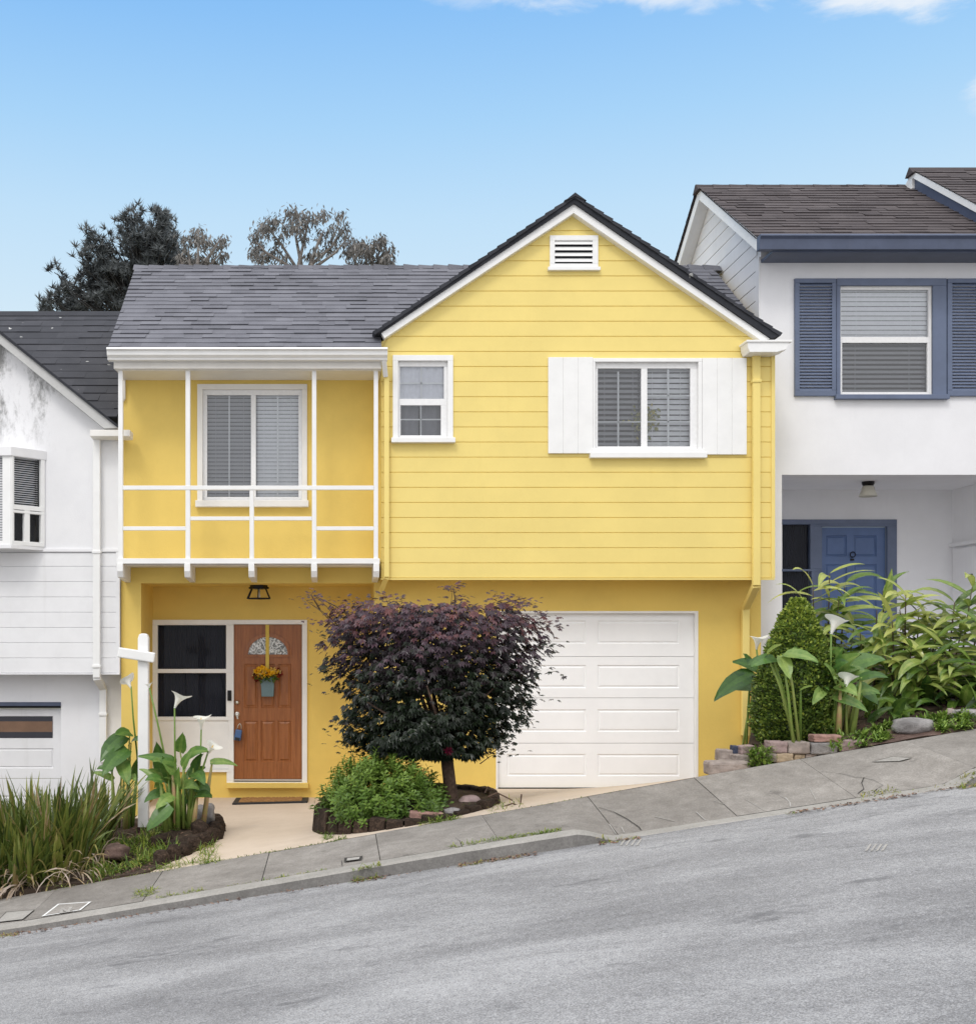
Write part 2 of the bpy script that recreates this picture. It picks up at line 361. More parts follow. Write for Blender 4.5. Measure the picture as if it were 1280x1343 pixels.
SC.view_settings.view_transform = 'Standard'; SC.view_settings.look = 'None'; SC.view_settings.exposure = 0; SC.view_settings.gamma = 1
SC.render.engine = 'CYCLES'
SC.cycles.max_bounces = 8; SC.cycles.diffuse_bounces = 4; SC.cycles.transparent_max_bounces = 12
try: SC.cycles.use_denoising = True
except Exception: pass

# ------------------------------------------------------------------ the ground
YC, YB = 8.5, 9.7                      # foot of the curb, back of the sidewalk
def zroad(x, y): return -.013 + .155*x + .02*(YC-y)
def zback(x):
    if x < -2.9: return .10 + .175*-2.9 + .155*(x+2.9)
    if x > 5.6: return .10 + .175*5.6 + .155*(x-5.6)
    return .10 + .175*x
def sstep(a, b, t): t = max(0, min(1, (t-a)/(b-a))); return t*t*(3-2*t)
def hcurb(x):
    p = CX + x*F/YC
    h = .045 + .05*sstep(0, 700, p)
    h *= 1 - sstep(755, 815, p)*(1 - sstep(1245, 1300, p)); return h + .008
def zcurb(x): return zroad(x, YC) + hcurb(x)
def zwalk(x, y):
    t = (y - YC - .15)/(YB - YC - .15); return zcurb(x) + (zback(x) - zcurb(x))*t
def sheet(name, mat, ys, xl, xr, zf, nx, kind='structure', bump=0., skirt=0.):
    mb = MB(); g = []
    rr = random.Random(3)
    for y in ys:
        a, b = xl(y), xr(y)
        g.append([(a+(b-a)*i/nx, y, zf(a+(b-a)*i/nx, y) + rr.uniform(-bump,bump)) for i in range(nx+1)])
    for j in range(len(ys)-1):
        for i in range(nx): mb.poly([g[j][i], g[j][i+1], g[j+1][i+1], g[j+1][i]])
    if skirt > 0:
        dn = lambda p: (p[0],p[1],p[2]-skirt)
        edge = g[0] + [r[-1] for r in g[1:]] + list(reversed(g[-1]))[1:] + [r[0] for r in reversed(g[:-1])][:]
        for a,b in zip(edge, edge[1:]): mb.poly([dn(a), dn(b), b, a])
    o = mb.build(name, mat, smooth=bump>0); return tag(o, None, None, None, kind)
def lin(a, b, n): return [a+(b-a)*i/n for i in range(n+1)]
sheet('road', M['asphalt'], [-14,-6,-2,0,2,4,6,7,8,YC+.02], lambda y:-45, lambda y:45, zroad, 60)
sheet('ground', M['hill'], [YB+.02,12,14,16,20,30,60,120,260], lambda y:-45-max(0,y-20)*1.2, lambda y:45+max(0,y-20)*1.2, lambda x,y: zback(x)-.9, 40)
# curb
mb = MB(); xs = lin(-45,-4,20)[:-1] + lin(-4,7.2,112) + lin(7.2,45,20)[1:]
rr = random.Random(9); jit = [rr.uniform(-.006,.006) for _ in xs]
for i in range(len(xs)-1):
    a, b = xs[i], xs[i+1]
    def prof(x, j): return [(x,YC+j,zroad(x,YC)-.03),(x,YC+.012+j,zcurb(x)-.016),(x,YC+.03+j*.5,zcurb(x)-.002),(x,YC+.15,zcurb(x)+.001)]
    p, q = prof(a,jit[i]), prof(b,jit[i+1])
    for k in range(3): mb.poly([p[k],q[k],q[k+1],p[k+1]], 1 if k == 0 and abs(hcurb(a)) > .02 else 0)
tag(mb.build('curb', [M['curb'],M['curb_face']], smooth=False), None, None, None, 'structure')
# sidewalk: slabs with open joints over a dark bed
mb = MB(); js = [-.56+.9*k for k in range(-14,16)]
for k in range(len(js)-1):
    a, b = js[k]+.003, js[k+1]-.003
    xs = lin(a,b,14); ys = lin(YC+.1535, YB, 5); dz = rr.uniform(-.004,.004); tn = rr.choice((.5,.5,.6,.75,.9))
    for i in range(14):
        for j in range(5):
            mb.poly([(x,y,zwalk(x,y)+dz) for x,y in ((xs[i],ys[j]),(xs[i+1],ys[j]),(xs[i+1],ys[j+1]),(xs[i],ys[j+1]))], 0, tn)
    for x in (a,b):
        for j in range(5): mb.poly([(x,ys[j],zwalk(x,ys[j])+dz),(x,ys[j+1],zwalk(x,ys[j+1])+dz),(x,ys[j+1],zwalk(x,ys[j+1])-.03),(x,ys[j],zwalk(x,ys[j])-.03)])
tag(mb.build('sidewalk', M['sidewalk']), None, None, None, 'structure')
sheet('sidewalk_base', M['joint'], lin(YC+.1,YB+.06,5), lambda y:-13, lambda y:14, lambda x,y: zwalk(x,y)-.016, 420)
# a few cracks in the driveway apron
def crack(pts, wd, name='sidewalk_crack', mat='joint'):
    mb = MB(); q = [Vector((x,y,zwalk(x,y)+.0065)) for x,y in pts]
    for a,b in zip(q,q[1:]):
        dd = (b-a).normalized(); s = Vector((-dd.y,dd.x,0))*wd*rr.uniform(.25,.75)
        mb.poly([a-s,b-s,b+s,a+s])
    return tag(mb.build(name, M[mat]), None, None, None, 'structure')
def gp(px, py):         # photo point on the sidewalk -> (x, y)
    lo, hi = 8.3, 10.0
    for _ in range(40):
        y = (lo+hi)/2; x = X(px, y)
        if Z(py, y) > zwalk(x, y): lo = y
        else: hi = y
    return X(px,y), min(9.69, max(8.67, y))
for pts, wd in (([(1078,1013),(1100,1015),(1120,1020),(1133,1021),(1145,1024),(1158,1031)],.006),([(1133,1021),(1130,1028),(1133,1036),(1125,1042)],.006),([(1158,1031),(1150,1036),(1146,1040)],.006),
                ([(785,1060),(805,1066),(822,1075),(838,1086),(846,1096)],.006),([(597,1100),(603,1104),(606,1111),(603,1117)],.005),([(528,1123),(537,1127),(546,1131)],.007),([(448,1130),(449,1140)],.007)):
    crack([gp(*p) for p in pts], wd)
def chalk(px):
    q = [gp(*p) for p in px]; crack(q, .007, 'sidewalk_scuff', 'chalk')
for a in ([(975,1048),(992,1058),(1008,1069)],[(1030,1047),(1036,1054),(1040,1062)],[(1022,1044),(1036,1052)],[(913,1066),(925,1077)],[(799,1082),(808,1095)],[(815,1086),(820,1095)],[(936,1051),(950,1056)],[(858,1072),(884,1078)],[(1062,1035),(1070,1050)]): chalk(a)
# worn paint ticks on the asphalt
for cx_, cy_, n in ((824,1106,4),(1146,1113,4)):
    mb = MB()
    for k in range(n):
        p0 = (cx_-10+k*7, cy_+4); p1 = (p0[0]+6, cy_-5)
        q = []
        for p in (p0,p1):
            y = 7.5
            for _ in range(25): x = X(p[0],y); y = (EYE-zroad(x,y))*F/(p[1]-CY)
            q.append(Vector((x,y,zroad(x,y)+.004)))
        s = Vector((.008,0,.0012)); mb.poly([q[0]-s,q[0]+s,q[1]+s,q[1]-s])
    tag(mb.build('road_marking', M['chalk']), None, None, None, 'structure')

YG = 13.7            # lower front wall of the yellow house
YD = 14.6            # its entry wall
YU = 13.3            # its overhanging upper storey
def zyard(x, y):
    s = sstep(.3,.6,x); zb = -.21*(1-s) + .02*s; yb = YD*(1-s) + (YG-.02)*s
    t = min(1,(y-YB)/(yb-YB)); return (zback(x)-.004)*(1-t) + zb*t
sheet('driveway', M['apron'], lin(YB+.025,YG,12), lambda y:-2.3, lambda y:4.9, zyard, 60)
sheet('landing', M['apron'], [YG,14.0,14.3,YD+.1], lambda y:-2.3, lambda y:.5, zyard, 30)
def lb_right(y):
    P_ = [(9.7,-1.6),(10.1,-1.46),(10.5,-1.28),(11.0,-1.17),(11.6,-1.15),(12.2,-1.25),(12.7,-1.55),(13.2,-1.85),(14.2,-2.1)]
    for (a,b),(c,d_) in zip(P_,P_[1:]):
        if y <= c: return b+(d_-b)*(y-a)/(c-a)
    return P_[-1][1]
def zleft(x, y):
    z = zback(x) + .02 + .035*math.sin(3.1*x+1)*math.sin(2.3*y)
    r = math.hypot(x+1.62, y-11.15); z += .13*max(0,1-r/.75)
    if x > -2.4: z = max(z, zyard(max(x,-2.3),y)+.012) if y < 13 else z
    return z
sheet('soil_bed', M['soil'], lin(YB+.03,13.95,26), lambda y:-7.5, lb_right, zleft, 60, bump=.012, skirt=.25)
def zright(x, y): return zback(max(x,3.3)) + .01 + .075*(y-9.8)
def rbl(y): return 3.62+(5.2-3.62)*max(0,(y-10.12))/3.73
sheet('soil_bed', M['soil'], lin(10.12,13.85,20), rbl, lambda y: 12, zright, 40, bump=.015, skirt=.5)
def zverge(x, y): return zback(x)+.010+(zright(x,10.14)-zback(x))*sstep(9.72,10.16,y)
sheet('planting_verge', M['mulch'], lin(YB+.015,10.17,6), lambda y:4.50, lambda y:12, zverge, 60, bump=.012)

# ------------------------------------------------------------------ building helpers
def cells(x0,x1,z0,z1,holes):
    """rectangle minus holes -> list of merged rectangles"""
    zs = sorted({z0,z1,*[max(z0,min(z1,h[k])) for h in holes for k in (2,3)]}); out = []
    for a,b in zip(zs,zs[1:]):
        if b-a < 1e-6: continue
        cut = sorted((h[0],h[1]) for h in holes if h[2] < (a+b)/2 < h[3]); c = x0
        for l,r in cut:
            if l > c+1e-6: out.append([c,min(l,x1),a,b])
            c = max(c,r)
        if c < x1-1e-6: out.append([c,x1,a,b])
    res = []
    for r in out:
        for q in res:
            if abs(q[3]-r[2])<1e-7 and abs(q[0]-r[0])<1e-7 and abs(q[1]-r[1])<1e-7: q[3] = r[3]; break
        else: res.append(r)
    return res
def wall(mb, x0,x1,z0,z1,Y,holes=(),mi=0,reveal=.12):
    for a,b,c,d_ in cells(x0,x1,z0,z1,list(holes)): mb.poly([(a,Y,c),(b,Y,c),(b,Y,d_),(a,Y,d_)], mi)
    for h in holes:
        if len(h) > 4: continue
        a,b,c,d_ = h[:4]; y1 = Y+reveal
        c = max(c,z0); d_ = min(d_,z1)
        mb.poly([(a,Y,c),(a,Y,d_),(a,y1,d_),(a,y1,c)],mi); mb.poly([(b,Y,c),(b,y1,c),(b,y1,d_),(b,Y,d_)],mi)
        mb.poly([(a,Y,d_),(b,Y,d_),(b,y1,d_),(a,y1,d_)],mi); mb.poly([(a,Y,c),(a,y1,c),(b,y1,c),(b,Y,c)],mi)
def prect(r, Y): return (X(r[0],Y), X(r[2],Y), Z(r[3],Y), Z(r[1],Y))       # photo rect (x0,y0,x1,y1) -> (x0,x1,z0,z1)
def siding(mb, Y, rows, xl, xr, holes=(), g=.0055, d=.011, mi=0):
    for z0,z1 in rows:
        cut = sorted({z0,z1,*[h[k] for h in holes for k in (2,3) if z0 < h[k] < z1]})
        tn = R.uniform(.3,.7)
        for a,b in zip(cut,cut[1:]):
            spans = [(None,None)]
            hs = sorted((h[0],h[1]) for h in holes if h[2] < (a+b)/2 < h[3])
            edges = []; c = None
            for l,r in hs: edges.append((c,l)); c = r
            edges.append((c,None))
            za = a+g if a==z0 else a; zb = b-g if b==z1 else b
            if zb <= za: continue
            for l,r in edges:
                L = lambda z: xl(z) if l is None else max(l, xl(z))
                Rr = lambda z: xr(z) if r is None else min(r, xr(z))
                if Rr(za)-L(za) < .002 and Rr(zb)-L(zb) < .002: continue
                mb.poly([(L(za),Y,za),(Rr(za),Y,za),(max(Rr(zb),L(zb)),Y,zb),(L(zb),Y,zb)], mi, tn)
                if a==z0: mb.poly([(L(a),Y+d,a),(Rr(a),Y+d,a),(Rr(za),Y,za),(L(za),Y,za)], mi, tn)
                if b==z1: mb.poly([(L(zb),Y,zb),(Rr(zb),Y,zb),(Rr(b),Y+d,b),(L(b),Y+d,b)], mi, tn)
def ring(mb, out, holes, Y, depth, mi=0):
    """frame bars: photo rect 'out' minus photo rects 'holes'; front face at Y"""
    x0,x1,z0,z1 = out
    for a,b,c,d_ in cells(x0,x1,z0,z1,holes): mb.box(a,b,Y,Y+depth,c,d_,mi)
def panel_face(mb, rect, panels, Y, d=.012, w=.018, mi=0):
    x0,x1,z0,z1 = rect
    for a,b,c,d_ in cells(x0,x1,z0,z1,panels): mb.poly([(a,Y,c),(b,Y,c),(b,Y,d_),(a,Y,d_)], mi)
    for a,b,c,e in panels:
        lv = [(0,0),(w*.55,d),(w*1.1,d),(w*2.2,d*.25)]
        q = [[(a+i,Y+dy,c+i),(b-i,Y+dy,c+i),(b-i,Y+dy,e-i),(a+i,Y+dy,e-i)] for i,dy in lv]
        for m,n in zip(q,q[1:]):
            for k in range(4): mb.poly([m[k],m[(k+1)%4],n[(k+1)%4],n[k]], mi)
        mb.poly(q[-1], mi)
def blind(parent, rect, Y, pitch=.045, tilt=35, mat=None, gaps=0., back=.22, name='blind', cord=True):
    x0,x1,z0,z1 = rect; mb = MB(); n = int((z1-z0)/pitch); a = math.radians(tilt); h = pitch*.62
    for i in range(n+1):
        z = z1 - .02 - i*pitch
        if z < z0+.01: break
        t = a + R.uniform(-.03,.03); dy, dz = math.cos(t)*h*.5, math.sin(t)*h*.5*1.55
        mb.faces([(x0,Y-dy,z-dz),(x1,Y-dy,z-dz+R.uniform(-.0015,.0015)),(x1,Y+dy,z+dz),(x0,Y+dy,z+dz)],[(0,1,2,3)],0)
    if cord:
        for t in (.2,.8): mb.box(x0+(x1-x0)*t-.002, x0+(x1-x0)*t+.002, Y-.022,Y-.02, z0, z1, 0)
    mb.faces([(x0-.05,Y+back,z0-.05),(x1+.05,Y+back,z0-.05),(x1+.05,Y+back,z1+.05),(x0-.05,Y+back,z1+.05),(x0-.05,Y-.03,z0-.05),(x1+.05,Y-.03,z0-.05),(x1+.05,Y-.03,z1+.05),(x0-.05,Y-.03,z1+.05)],
             [(0,1,2,3),(0,4,5,1),(1,5,6,2),(2,6,7,3),(3,7,4,0)], 1)
    return mb.build(name, [mat or M['blind'], M['dark']], parent)
def quadpart(name, rect, Y, mat, parent):
    mb = MB(); a,b,c,d_ = rect; mb.poly([(a,Y,c),(b,Y,c),(b,Y,d_),(a,Y,d_)]); return mb.build(name, mat, parent)
def clip_u(poly, v):
    us = []
    for (u0,v0),(u1,v1) in zip(poly, poly[1:]+poly[:1]):
        if (v0-v)*(v1-v) <= 0 and abs(v1-v0) > 1e-9: us.append(u0+(u1-u0)*(v-v0)/(v1-v0))
    return (min(us),max(us)) if us else None
def shingles(mb, O, U, V, poly, course=.14, tab=(.16,.34), th=.012, rag=.012, seed=1):
    O,U,V = Vector(O),Vector(U).normalized(),Vector(V).normalized(); N = U.cross(V); q = random.Random(seed)
    v_lo = min(p[1] for p in poly); v_hi = max(p[1] for p in poly); n = int(math.ceil((v_hi-v_lo)/course))
    for i in range(n):
        va = v_lo+i*course; vb = min(v_hi, va+course)
        a = clip_u(poly, va+1e-4); b = clip_u(poly, vb-1e-4)
        if not a or not b: continue
        lo, hi = min(a[0],b[0]), max(a[1],b[1]); u = lo - q.uniform(0,.2); row = q.uniform(-.06,.06); sag = q.uniform(0,6)
        while u < hi:
            w_ = q.uniform(*tab); u2 = u+w_
            r = q.uniform(-rag,rag) + .004*math.sin(u*2+sag); t = th*q.choice((.6,.85,1.,1.2,1.5)); tone = .5+row*.6+q.uniform(-.08,.08)
            cu = lambda uu,ab: max(ab[0],min(ab[1],uu))
            p0,p1 = cu(u,a),cu(u2,a); p2,p3 = cu(u2,b),cu(u,b); vr = va + (r if i>0 else 0)
            if p1-p0 > 1e-4 or p2-p3 > 1e-4:
                A = O+U*p0+V*vr; B = O+U*p1+V*vr; C = O+U*p2+V*(vb+.02); D = O+U*p3+V*(vb+.02)
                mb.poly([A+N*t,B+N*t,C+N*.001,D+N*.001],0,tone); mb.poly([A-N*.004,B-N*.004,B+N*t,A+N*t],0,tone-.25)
            u = u2
def downspout(pts, w=.075, h=.06, mat=None, parent=None, bands=()):
    mb = MB()
    for a,b in zip(pts,pts[1:]): mb.bar(a,b,w,h,up=(0,1,0))
    for p in bands: mb.box(p[0]-w*.62,p[0]+w*.62,p[1]-h*.7,p[1]+h*.6,p[2]-.018,p[2]+.018)
    return mb.build('downspout', mat, parent, bevel=.006)
# ================================================================== THE YELLOW HOUSE
H = thing('yellow_house', 'two storey yellow house with white garage door, oak front door and white balcony', 'house', (1.25,YG,0))
xe = .463; zc = Z(765,YG)
W3o = (259,504,403,660); W1o = (515,466,594,577); W2o = (777,470,920,594)
W3h = prect((263,508,399,658),YG); W1h = prect((520,471,589,576),YU); W2h = prect((778,473,917,592),YU)
GR = (650.5,802,915.4,1036)
gh = prect(GR,YG); xL, xR = X(159,YG), X(1015,YU)
rec = (X(185,YG), xe, -1.2, zc, 0)
mb = MB()
wall(mb, xL, xR-.003, -1.2, Z(480,YG), YG, [rec, gh, W3h], reveal=.14)
# entry recess
dh = prect((199,813,403,1031),YD)
wall(mb, X(185,YG), xe, -1.2, zc, YD, [prect((201,815,299.9,1010),YD), prect((300,815,401,1030),YD)], reveal=.1)
a,b = X(185,YG), xe
mb.poly([(a,YG,-1.2),(a,YD,-1.2),(a,YD,zc),(a,YG,zc)]); mb.poly([(b,YG,-1.2),(b,YG,zc),(b,YD,zc),(b,YD,-1.2)]); mb.poly([(a,YG,zc),(a,YD,zc),(b,YD,zc),(b,YG,zc)])
mb.poly([(xL,YG,-1.2),(xL,YG,5.15),(xL,21,5.15),(xL,21,-1.2)]); mb.poly([(xR-.003,YG,-1.2),(xR-.003,21,-1.2),(xR-.003,21,5.15),(xR-.003,YG,5.15)])
mb.poly([(xL,21,-1.2),(xL,21,5.15),(xR,21,5.15),(xR,21,-1.2)]); mb.poly([(xL,15.3,5.15),(xR,15.3,5.15),(xR,21,5.15),(xL,21,5.15)])
mb.prism([(13.36,5.1),(15.3,6.70),(17.2,5.1)], xL+.02, xR-.05)
mb.build('wall', M['yellow'], H)
# gable storey with boards
ax, az = X(753,YU), Z(278,YU); sl_ = .672
xg0, xg1 = X(500,YU), xR
zb0 = Z(758.2,YU); pitch = 19.83*YU/F
xl = lambda z: max(xg0, ax-(az-z)/sl_); xr = lambda z: min(xg1, ax+(az-z)/sl_)
rows = []; z = zb0
while z < az-.02: rows.append((z, min(z+pitch, az-.01))); z += pitch
mb = MB(); siding(mb, YU, rows, xl, xr, [W1h, W2h])
mb.build('siding', M['yellow_side'], H)
mb = MB(); zk = az-(ax-xg0)*sl_; yb = YU+.0115
wall(mb, xg0, xg1, zb0, zk, yb, [W1h, W2h], reveal=.12)
mb.poly([(xg0,yb,zk),(xg1,yb,zk),(xg1,yb,az-(xg1-ax)*sl_),(ax,yb,az)])
mb.poly([(xg0,yb-.011,zb0),(xg0,yb-.011,zk),(xg0,YG,zk),(xg0,YG,zb0)]); mb.poly([(xg1,yb-.011,zb0),(xg1,15.3,zb0),(xg1,15.3,zk),(xg1,yb-.011,zk)])
mb.poly([(xg0,yb-.011,zb0),(xg0,YG,zb0),(xg1,YG,zb0),(xg1,yb-.011,zb0)])
mb.box(xg0-.004,xg1+.004,YU-.012,YU+.02,zb0-.022,zb0-.002)      # drip edge
mb.box(xg1-.035,xg1+.008,YU-.014,YU+.01,zb0,zk)                 # corner board
mb.build('gable_wall', M['yellow_side'], H)
# roofs
ye, ze = 13.12, Z(455.5,13.12); yr, zr = 15.3, Z(349.5,15.3)
sL = math.hypot(yr-ye, zr-ze); Vd = ((0,yr-ye,zr-ze))
mb = MB()
vm = .132*math.ceil(.34*sL/(yr-ye)/.132)
shingles(mb, (0,ye,ze), (1,0,0), Vd, [(X(142,ye),0),(xg0-.002,0),(xg0-.002,vm),(X(1019,ye)-.01,vm),(X(933,yr),sL),(X(178,yr),sL)], course=.132, seed=4, tab=(.15,.42), rag=.005)
shingles(mb, (0,2*yr-ye,ze), (-1,0,0), (0,ye-yr,zr-ze), [(-X(1019,ye),0),(-X(142,ye),0),(-X(178,yr),sL),(-X(933,yr),sL)], course=.132, seed=5)
# underside
p = [(X(142,ye)+.01,ye+.01,ze-.03),(xg0-.004,ye+.01,ze-.03),(xg0-.004,yr,zr-.03),(X(142,ye)+.01,yr,zr-.03)]; mb.poly(p)
# ridge caps
x = X(178,yr)-.02; q = random.Random(8)
while x < X(933,yr):
    w_ = .2; t = q.uniform(0,.012)
    mb.hexa([(x,yr-.11,zr-.075),(x+w_+.03,yr-.11,zr-.088),(x+w_+.03,yr+.11,zr-.088),(x,yr+.11,zr-.075),(x,yr-.015,zr+.022+t),(x+w_+.03,yr-.015,zr+.008),(x+w_+.03,yr+.015,zr+.008),(x,yr+.015,zr+.022+t)],0,.35+q.uniform(-.1,.1)); x += w_
roof = mb.build('roof', M['shingle'], H)
# gable roof: thick shingled edge over the white rake boards
mb = MB(); y0, y1 = 13.16, 15.5
def xz(px,py,Y=13.2): return (X(px,Y),Z(py,Y))
Ls = [xz(490,437.5),xz(753,257.5),xz(752.5,267.5),xz(499,437)]; Rs = [xz(753,257.5),xz(1023,439.5),xz(1011,444.5),xz(752.5,267.5)]
for prof in (Ls,Rs): mb.prism(prof, y0+.012, y1, 'y', 0, .12)
for k,(A,B,sgn) in enumerate(((Ls[0],Ls[1],-1),(Rs[1],Rs[0],1))):
    A3, B3 = Vector((A[0],0,A[1])), Vector((B[0],0,B[1])); dd = B3-A3; L_ = dd.length; n_ = int(L_/.13)
    for i in range(n_):      # ragged ends of the courses seen along the rake
        a_ = A3+dd*(i/n_); b_ = A3+dd*((i+1)/n_); N_ = Vector((-dd.z,0,dd.x)).normalized()*(1 if sgn<0 else -1)
        N_ = N_ if N_.z > 0 else -N_
        o_ = q.uniform(0,.012)
        mb.faces([a_+Vector((0,y0-o_,0))-N_*.022,b_+Vector((0,y0-o_,0))-N_*.026,b_+Vector((0,y1,0))-N_*.026,a_+Vector((0,y1,0))-N_*.022,a_+Vector((0,y0-o_,0))+N_*.02,b_+Vector((0,y0-o_,0))+N_*.006,b_+Vector((0,y1,0))+N_*.006,a_+Vector((0,y1,0))+N_*.02],[(0,1,5,4),(1,2,6,5),(2,3,7,6),(3,0,4,7),(4,5,6,7),(3,2,1,0)],0,.3+q.uniform(-.15,.15))
apx = xz(753,257)
mb.prism([(apx[0]-.12,apx[1]-.075),(apx[0],apx[1]+.022),(apx[0]+.13,apx[1]-.07),(apx[0],apx[1]-.02)], y0-.02, y1, 'y', 0, .3)
mb.build('gable_roof', M['shingle_dark'], H)
mb = MB(); mb.prism([xz(500,436.5),xz(752.5,267),xz(752.5,279),xz(504.2,443.5)], 13.2, YU+.02, 'y'); mb.build('rake_board', M['white'], H, bevel=.004)
mb = MB(); mb.prism([xz(752.5,267),xz(1010,444),xz(1000,447.5),xz(752.5,279)], 13.2, YU+.02, 'y'); mb.build('rake_board', M['white'], H, bevel=.004)
# gutter, frieze and soffit over the balcony
g0, g1 = X(139.5,13.0), X(508.5,13.0)
zt, zl = Z(455.5,13.0), Z(470,13.0)
mb = MB(); mb.prism([(13.16,zt),(13.0,zt+.004),(12.99,zt-.018),(13.02,zt-.035),(13.025,zl+.05),(13.06,zl+.022),(13.065,zl),(13.16,zl)], g0, g1); mb.build('gutter', M['white'], H, bevel=.003)
mb = MB()
mb.box(X(149,13.16),xg0-.004,13.165,13.26,Z(483,13.16),Z(463,13.16)); mb.box(X(152,13.2),xg0-.004,13.20,YG,Z(484.5,13.16),Z(482.5,13.16))
mb.box(X(152,13.16),xg0-.004,13.15,13.17,Z(483.5,13.16),Z(480.5,13.16))
mb.build('frieze_board', M['cream'], H, bevel=.003)
# corner return of the right-hand eave
mb = MB(); a,b,zt2,zl2 = X(980,13.05),X(1037,13.05),Z(446.5,13.05),Z(461.5,13.05)
mb.prism([(a,zt2),(b,zt2),(b-.05,zl2+.03),(b-.16,zl2),(a+.03,zl2),(a+.01,zl2+.05)], 13.05, YU-.016, 'y'); mb.box(a-.012,b+.012,13.035,YU-.016,zt2-.018,zt2+.006)
mb.build('eave_return', M['white'], H, bevel=.004)
# vent
V_ = (720.6,309.5,783.7,352.5); mb = MB(); o = prect(V_,YU); hole = prect((727,316,776.5,346.5),YU)
ring(mb, o, [hole], YU-.035, .04); mb.box(*prect((718,351,786.5,355.5),YU)[:2],YU-.05,YU+.005,*prect((718,351,786.5,355.5),YU)[2:])
vent = mb.build('gable_vent', M['white'], H, bevel=.003)
mb = MB(); mb.poly([(hole[0],YU-.002,hole[2]),(hole[1],YU-.002,hole[2]),(hole[1],YU-.002,hole[3]),(hole[0],YU-.002,hole[3])],1)
for k in range(4):
    zc_ = hole[3]-(k+.42)*(hole[3]-hole[2])/4; mb.hexa([(hole[0],YU-.034,zc_-.02),(hole[1],YU-.034,zc_-.02),(hole[1],YU-.006,zc_+.018),(hole[0],YU-.006,zc_+.018),(hole[0],YU-.032,zc_-.008),(hole[1],YU-.032,zc_-.008),(hole[1],YU-.004,zc_+.03),(hole[0],YU-.004,zc_+.03)])
mb.build('slat', [M['white'],M['dark']], vent)

def window(parent, out, opening, glasses, Y, sill=None, muntins=(), casing=.028, trim='white', pane='glass', sash='vinyl', blinds=None, label=None, sashout=True):
    mb = MB(); o = prect(out,Y); h = prect(opening,Y)
    ring(mb, o, [h], Y-casing, casing+.012)
    wdw = mb.build('window', M[trim], parent, bevel=.004)
    mb = MB(); gl = [prect(g,Y) for g in glasses]
    e = .006
    for g in gl: pass
    ring(mb, (h[0]-e,h[1]+e,h[2]-e,h[3]+e), gl, Y+.018, .05); mb.build('sash', M[sash], wdw, bevel=.003)
    for g in gl: quadpart('pane', (g[0]-.004,g[1]+.004,g[2]-.004,g[3]+.004), Y+.04, M[pane], wdw)
    if muntins:
        mb = MB()
        for m in muntins: r = prect(m,Y); mb.box(r[0],r[1],Y+.043,Y+.051,r[2],r[3])
        mb.build('muntin', M['white'], wdw)
    if sill is not None:
        mb = MB()
        for k,s in enumerate(sill if isinstance(sill,list) else [sill]): r = prect(s,Y); mb.box(r[0],r[1],Y-.075+.02*k,Y+.02,r[2],r[3])
        mb.build('sill', M[trim], wdw, bevel=.006)
    return wdw, gl
# small double hung window
w1,g = window(H, W1o, (522,473.5,587,574.5), [(524.5,480,582.5,522.5),(525.5,531,578.5,570.5)], YU, (513,575,596.5,581.5),
      [(552,480,554,523),(524,500.3,583,502.6),(551.5,531,553,571),(525,548.3,579,550)])
mb = MB()
x0,x1,z0,z1 = prect((523,474,586,574),YU)
n=40
for i in range(n):
    f = lambda t: YU+.075+.006*math.sin(t*34)
    a_,b_ = i/n,(i+1)/n; mb.poly([(x0+(x1-x0)*a_,f(a_),Z(527,YU)),(x0+(x1-x0)*b_,f(b_),Z(527,YU)),(x0+(x1-x0)*b_,f(b_),z1),(x0+(x1-x0)*a_,f(a_),z1)],0)
for i in range(n):
    t0,t1=i/n,(i+1)/n
    lo=lambda t: z0+(Z(527,YU)-z0)*(.05+.9*max(0,1-abs(t-.05)/.36) if t<.41 else .05+.85*max(0,1-abs(1-t)/.5)) if False else z0
    f = lambda t: YU+.16+.016*math.sin(t*21+1)
    if .40 < t0 < .47: continue
    mb.poly([(x0+(x1-x0)*t0,f(t0),z0),(x0+(x1-x0)*t1,f(t1),z0),(x0+(x1-x0)*t1,f(t1),Z(527,YU)),(x0+(x1-x0)*t0,f(t0),Z(527,YU))],2)
mb.faces([(x0-.1,YU+.35,z0-.1),(x1+.1,YU+.35,z0-.1),(x1+.1,YU+.35,z1+.1),(x0-.1,YU+.35,z1+.1)],[(0,1,2,3)],1)
mb.build('curtain', [plain('white_curtain_glare',(.88,.88,.92),.9),M['dark'],plain('grey_curtain',(.26,.26,.29),.9)], w1)  # upper curtain whitened to carry the pale reflection of the pane
# slider with shutters
w2,g = window(H, W2o, (780,475,915,590), [(784.5,482.5,841.5,585),(849.5,482.5,906,585)], YU, [(772.5,594,925,601.5),(775,589.5,922,594)],
      [(811,486,813,585),(876.5,482.5,879,585),(784.5,551.5,842,553),(849.5,516.5,906,518.5),(849.5,551,906,553)])
r = prect((783,480,845,587),YU); blind(w2, r, YU+.12, .062, 42, M['blind_dim'])
r = prect((846,480,908,587),YU); blind(w2, r, YU+.12, .062, 60, M['blind_hi'])
for a_,b_ in ((718.3,777),(920,978.3)):
    mb = MB(); n = 3
    x0,x1,z0,z1 = prect((a_,469 if a_<800 else 470,b_,595 if a_<800 else 596.5),YU); wd=(x1-x0)/n
    for k in range(n): mb.box(x0+k*wd+.002,x0+(k+1)*wd-.002,YU-.032,YU-.004,z0,z1)
    mb.box(x0+.01,x1-.01,YU-.026,YU-.002,z0+.01,z1-.01)
    mb.build('shutter', M['white'], H, bevel=.003)
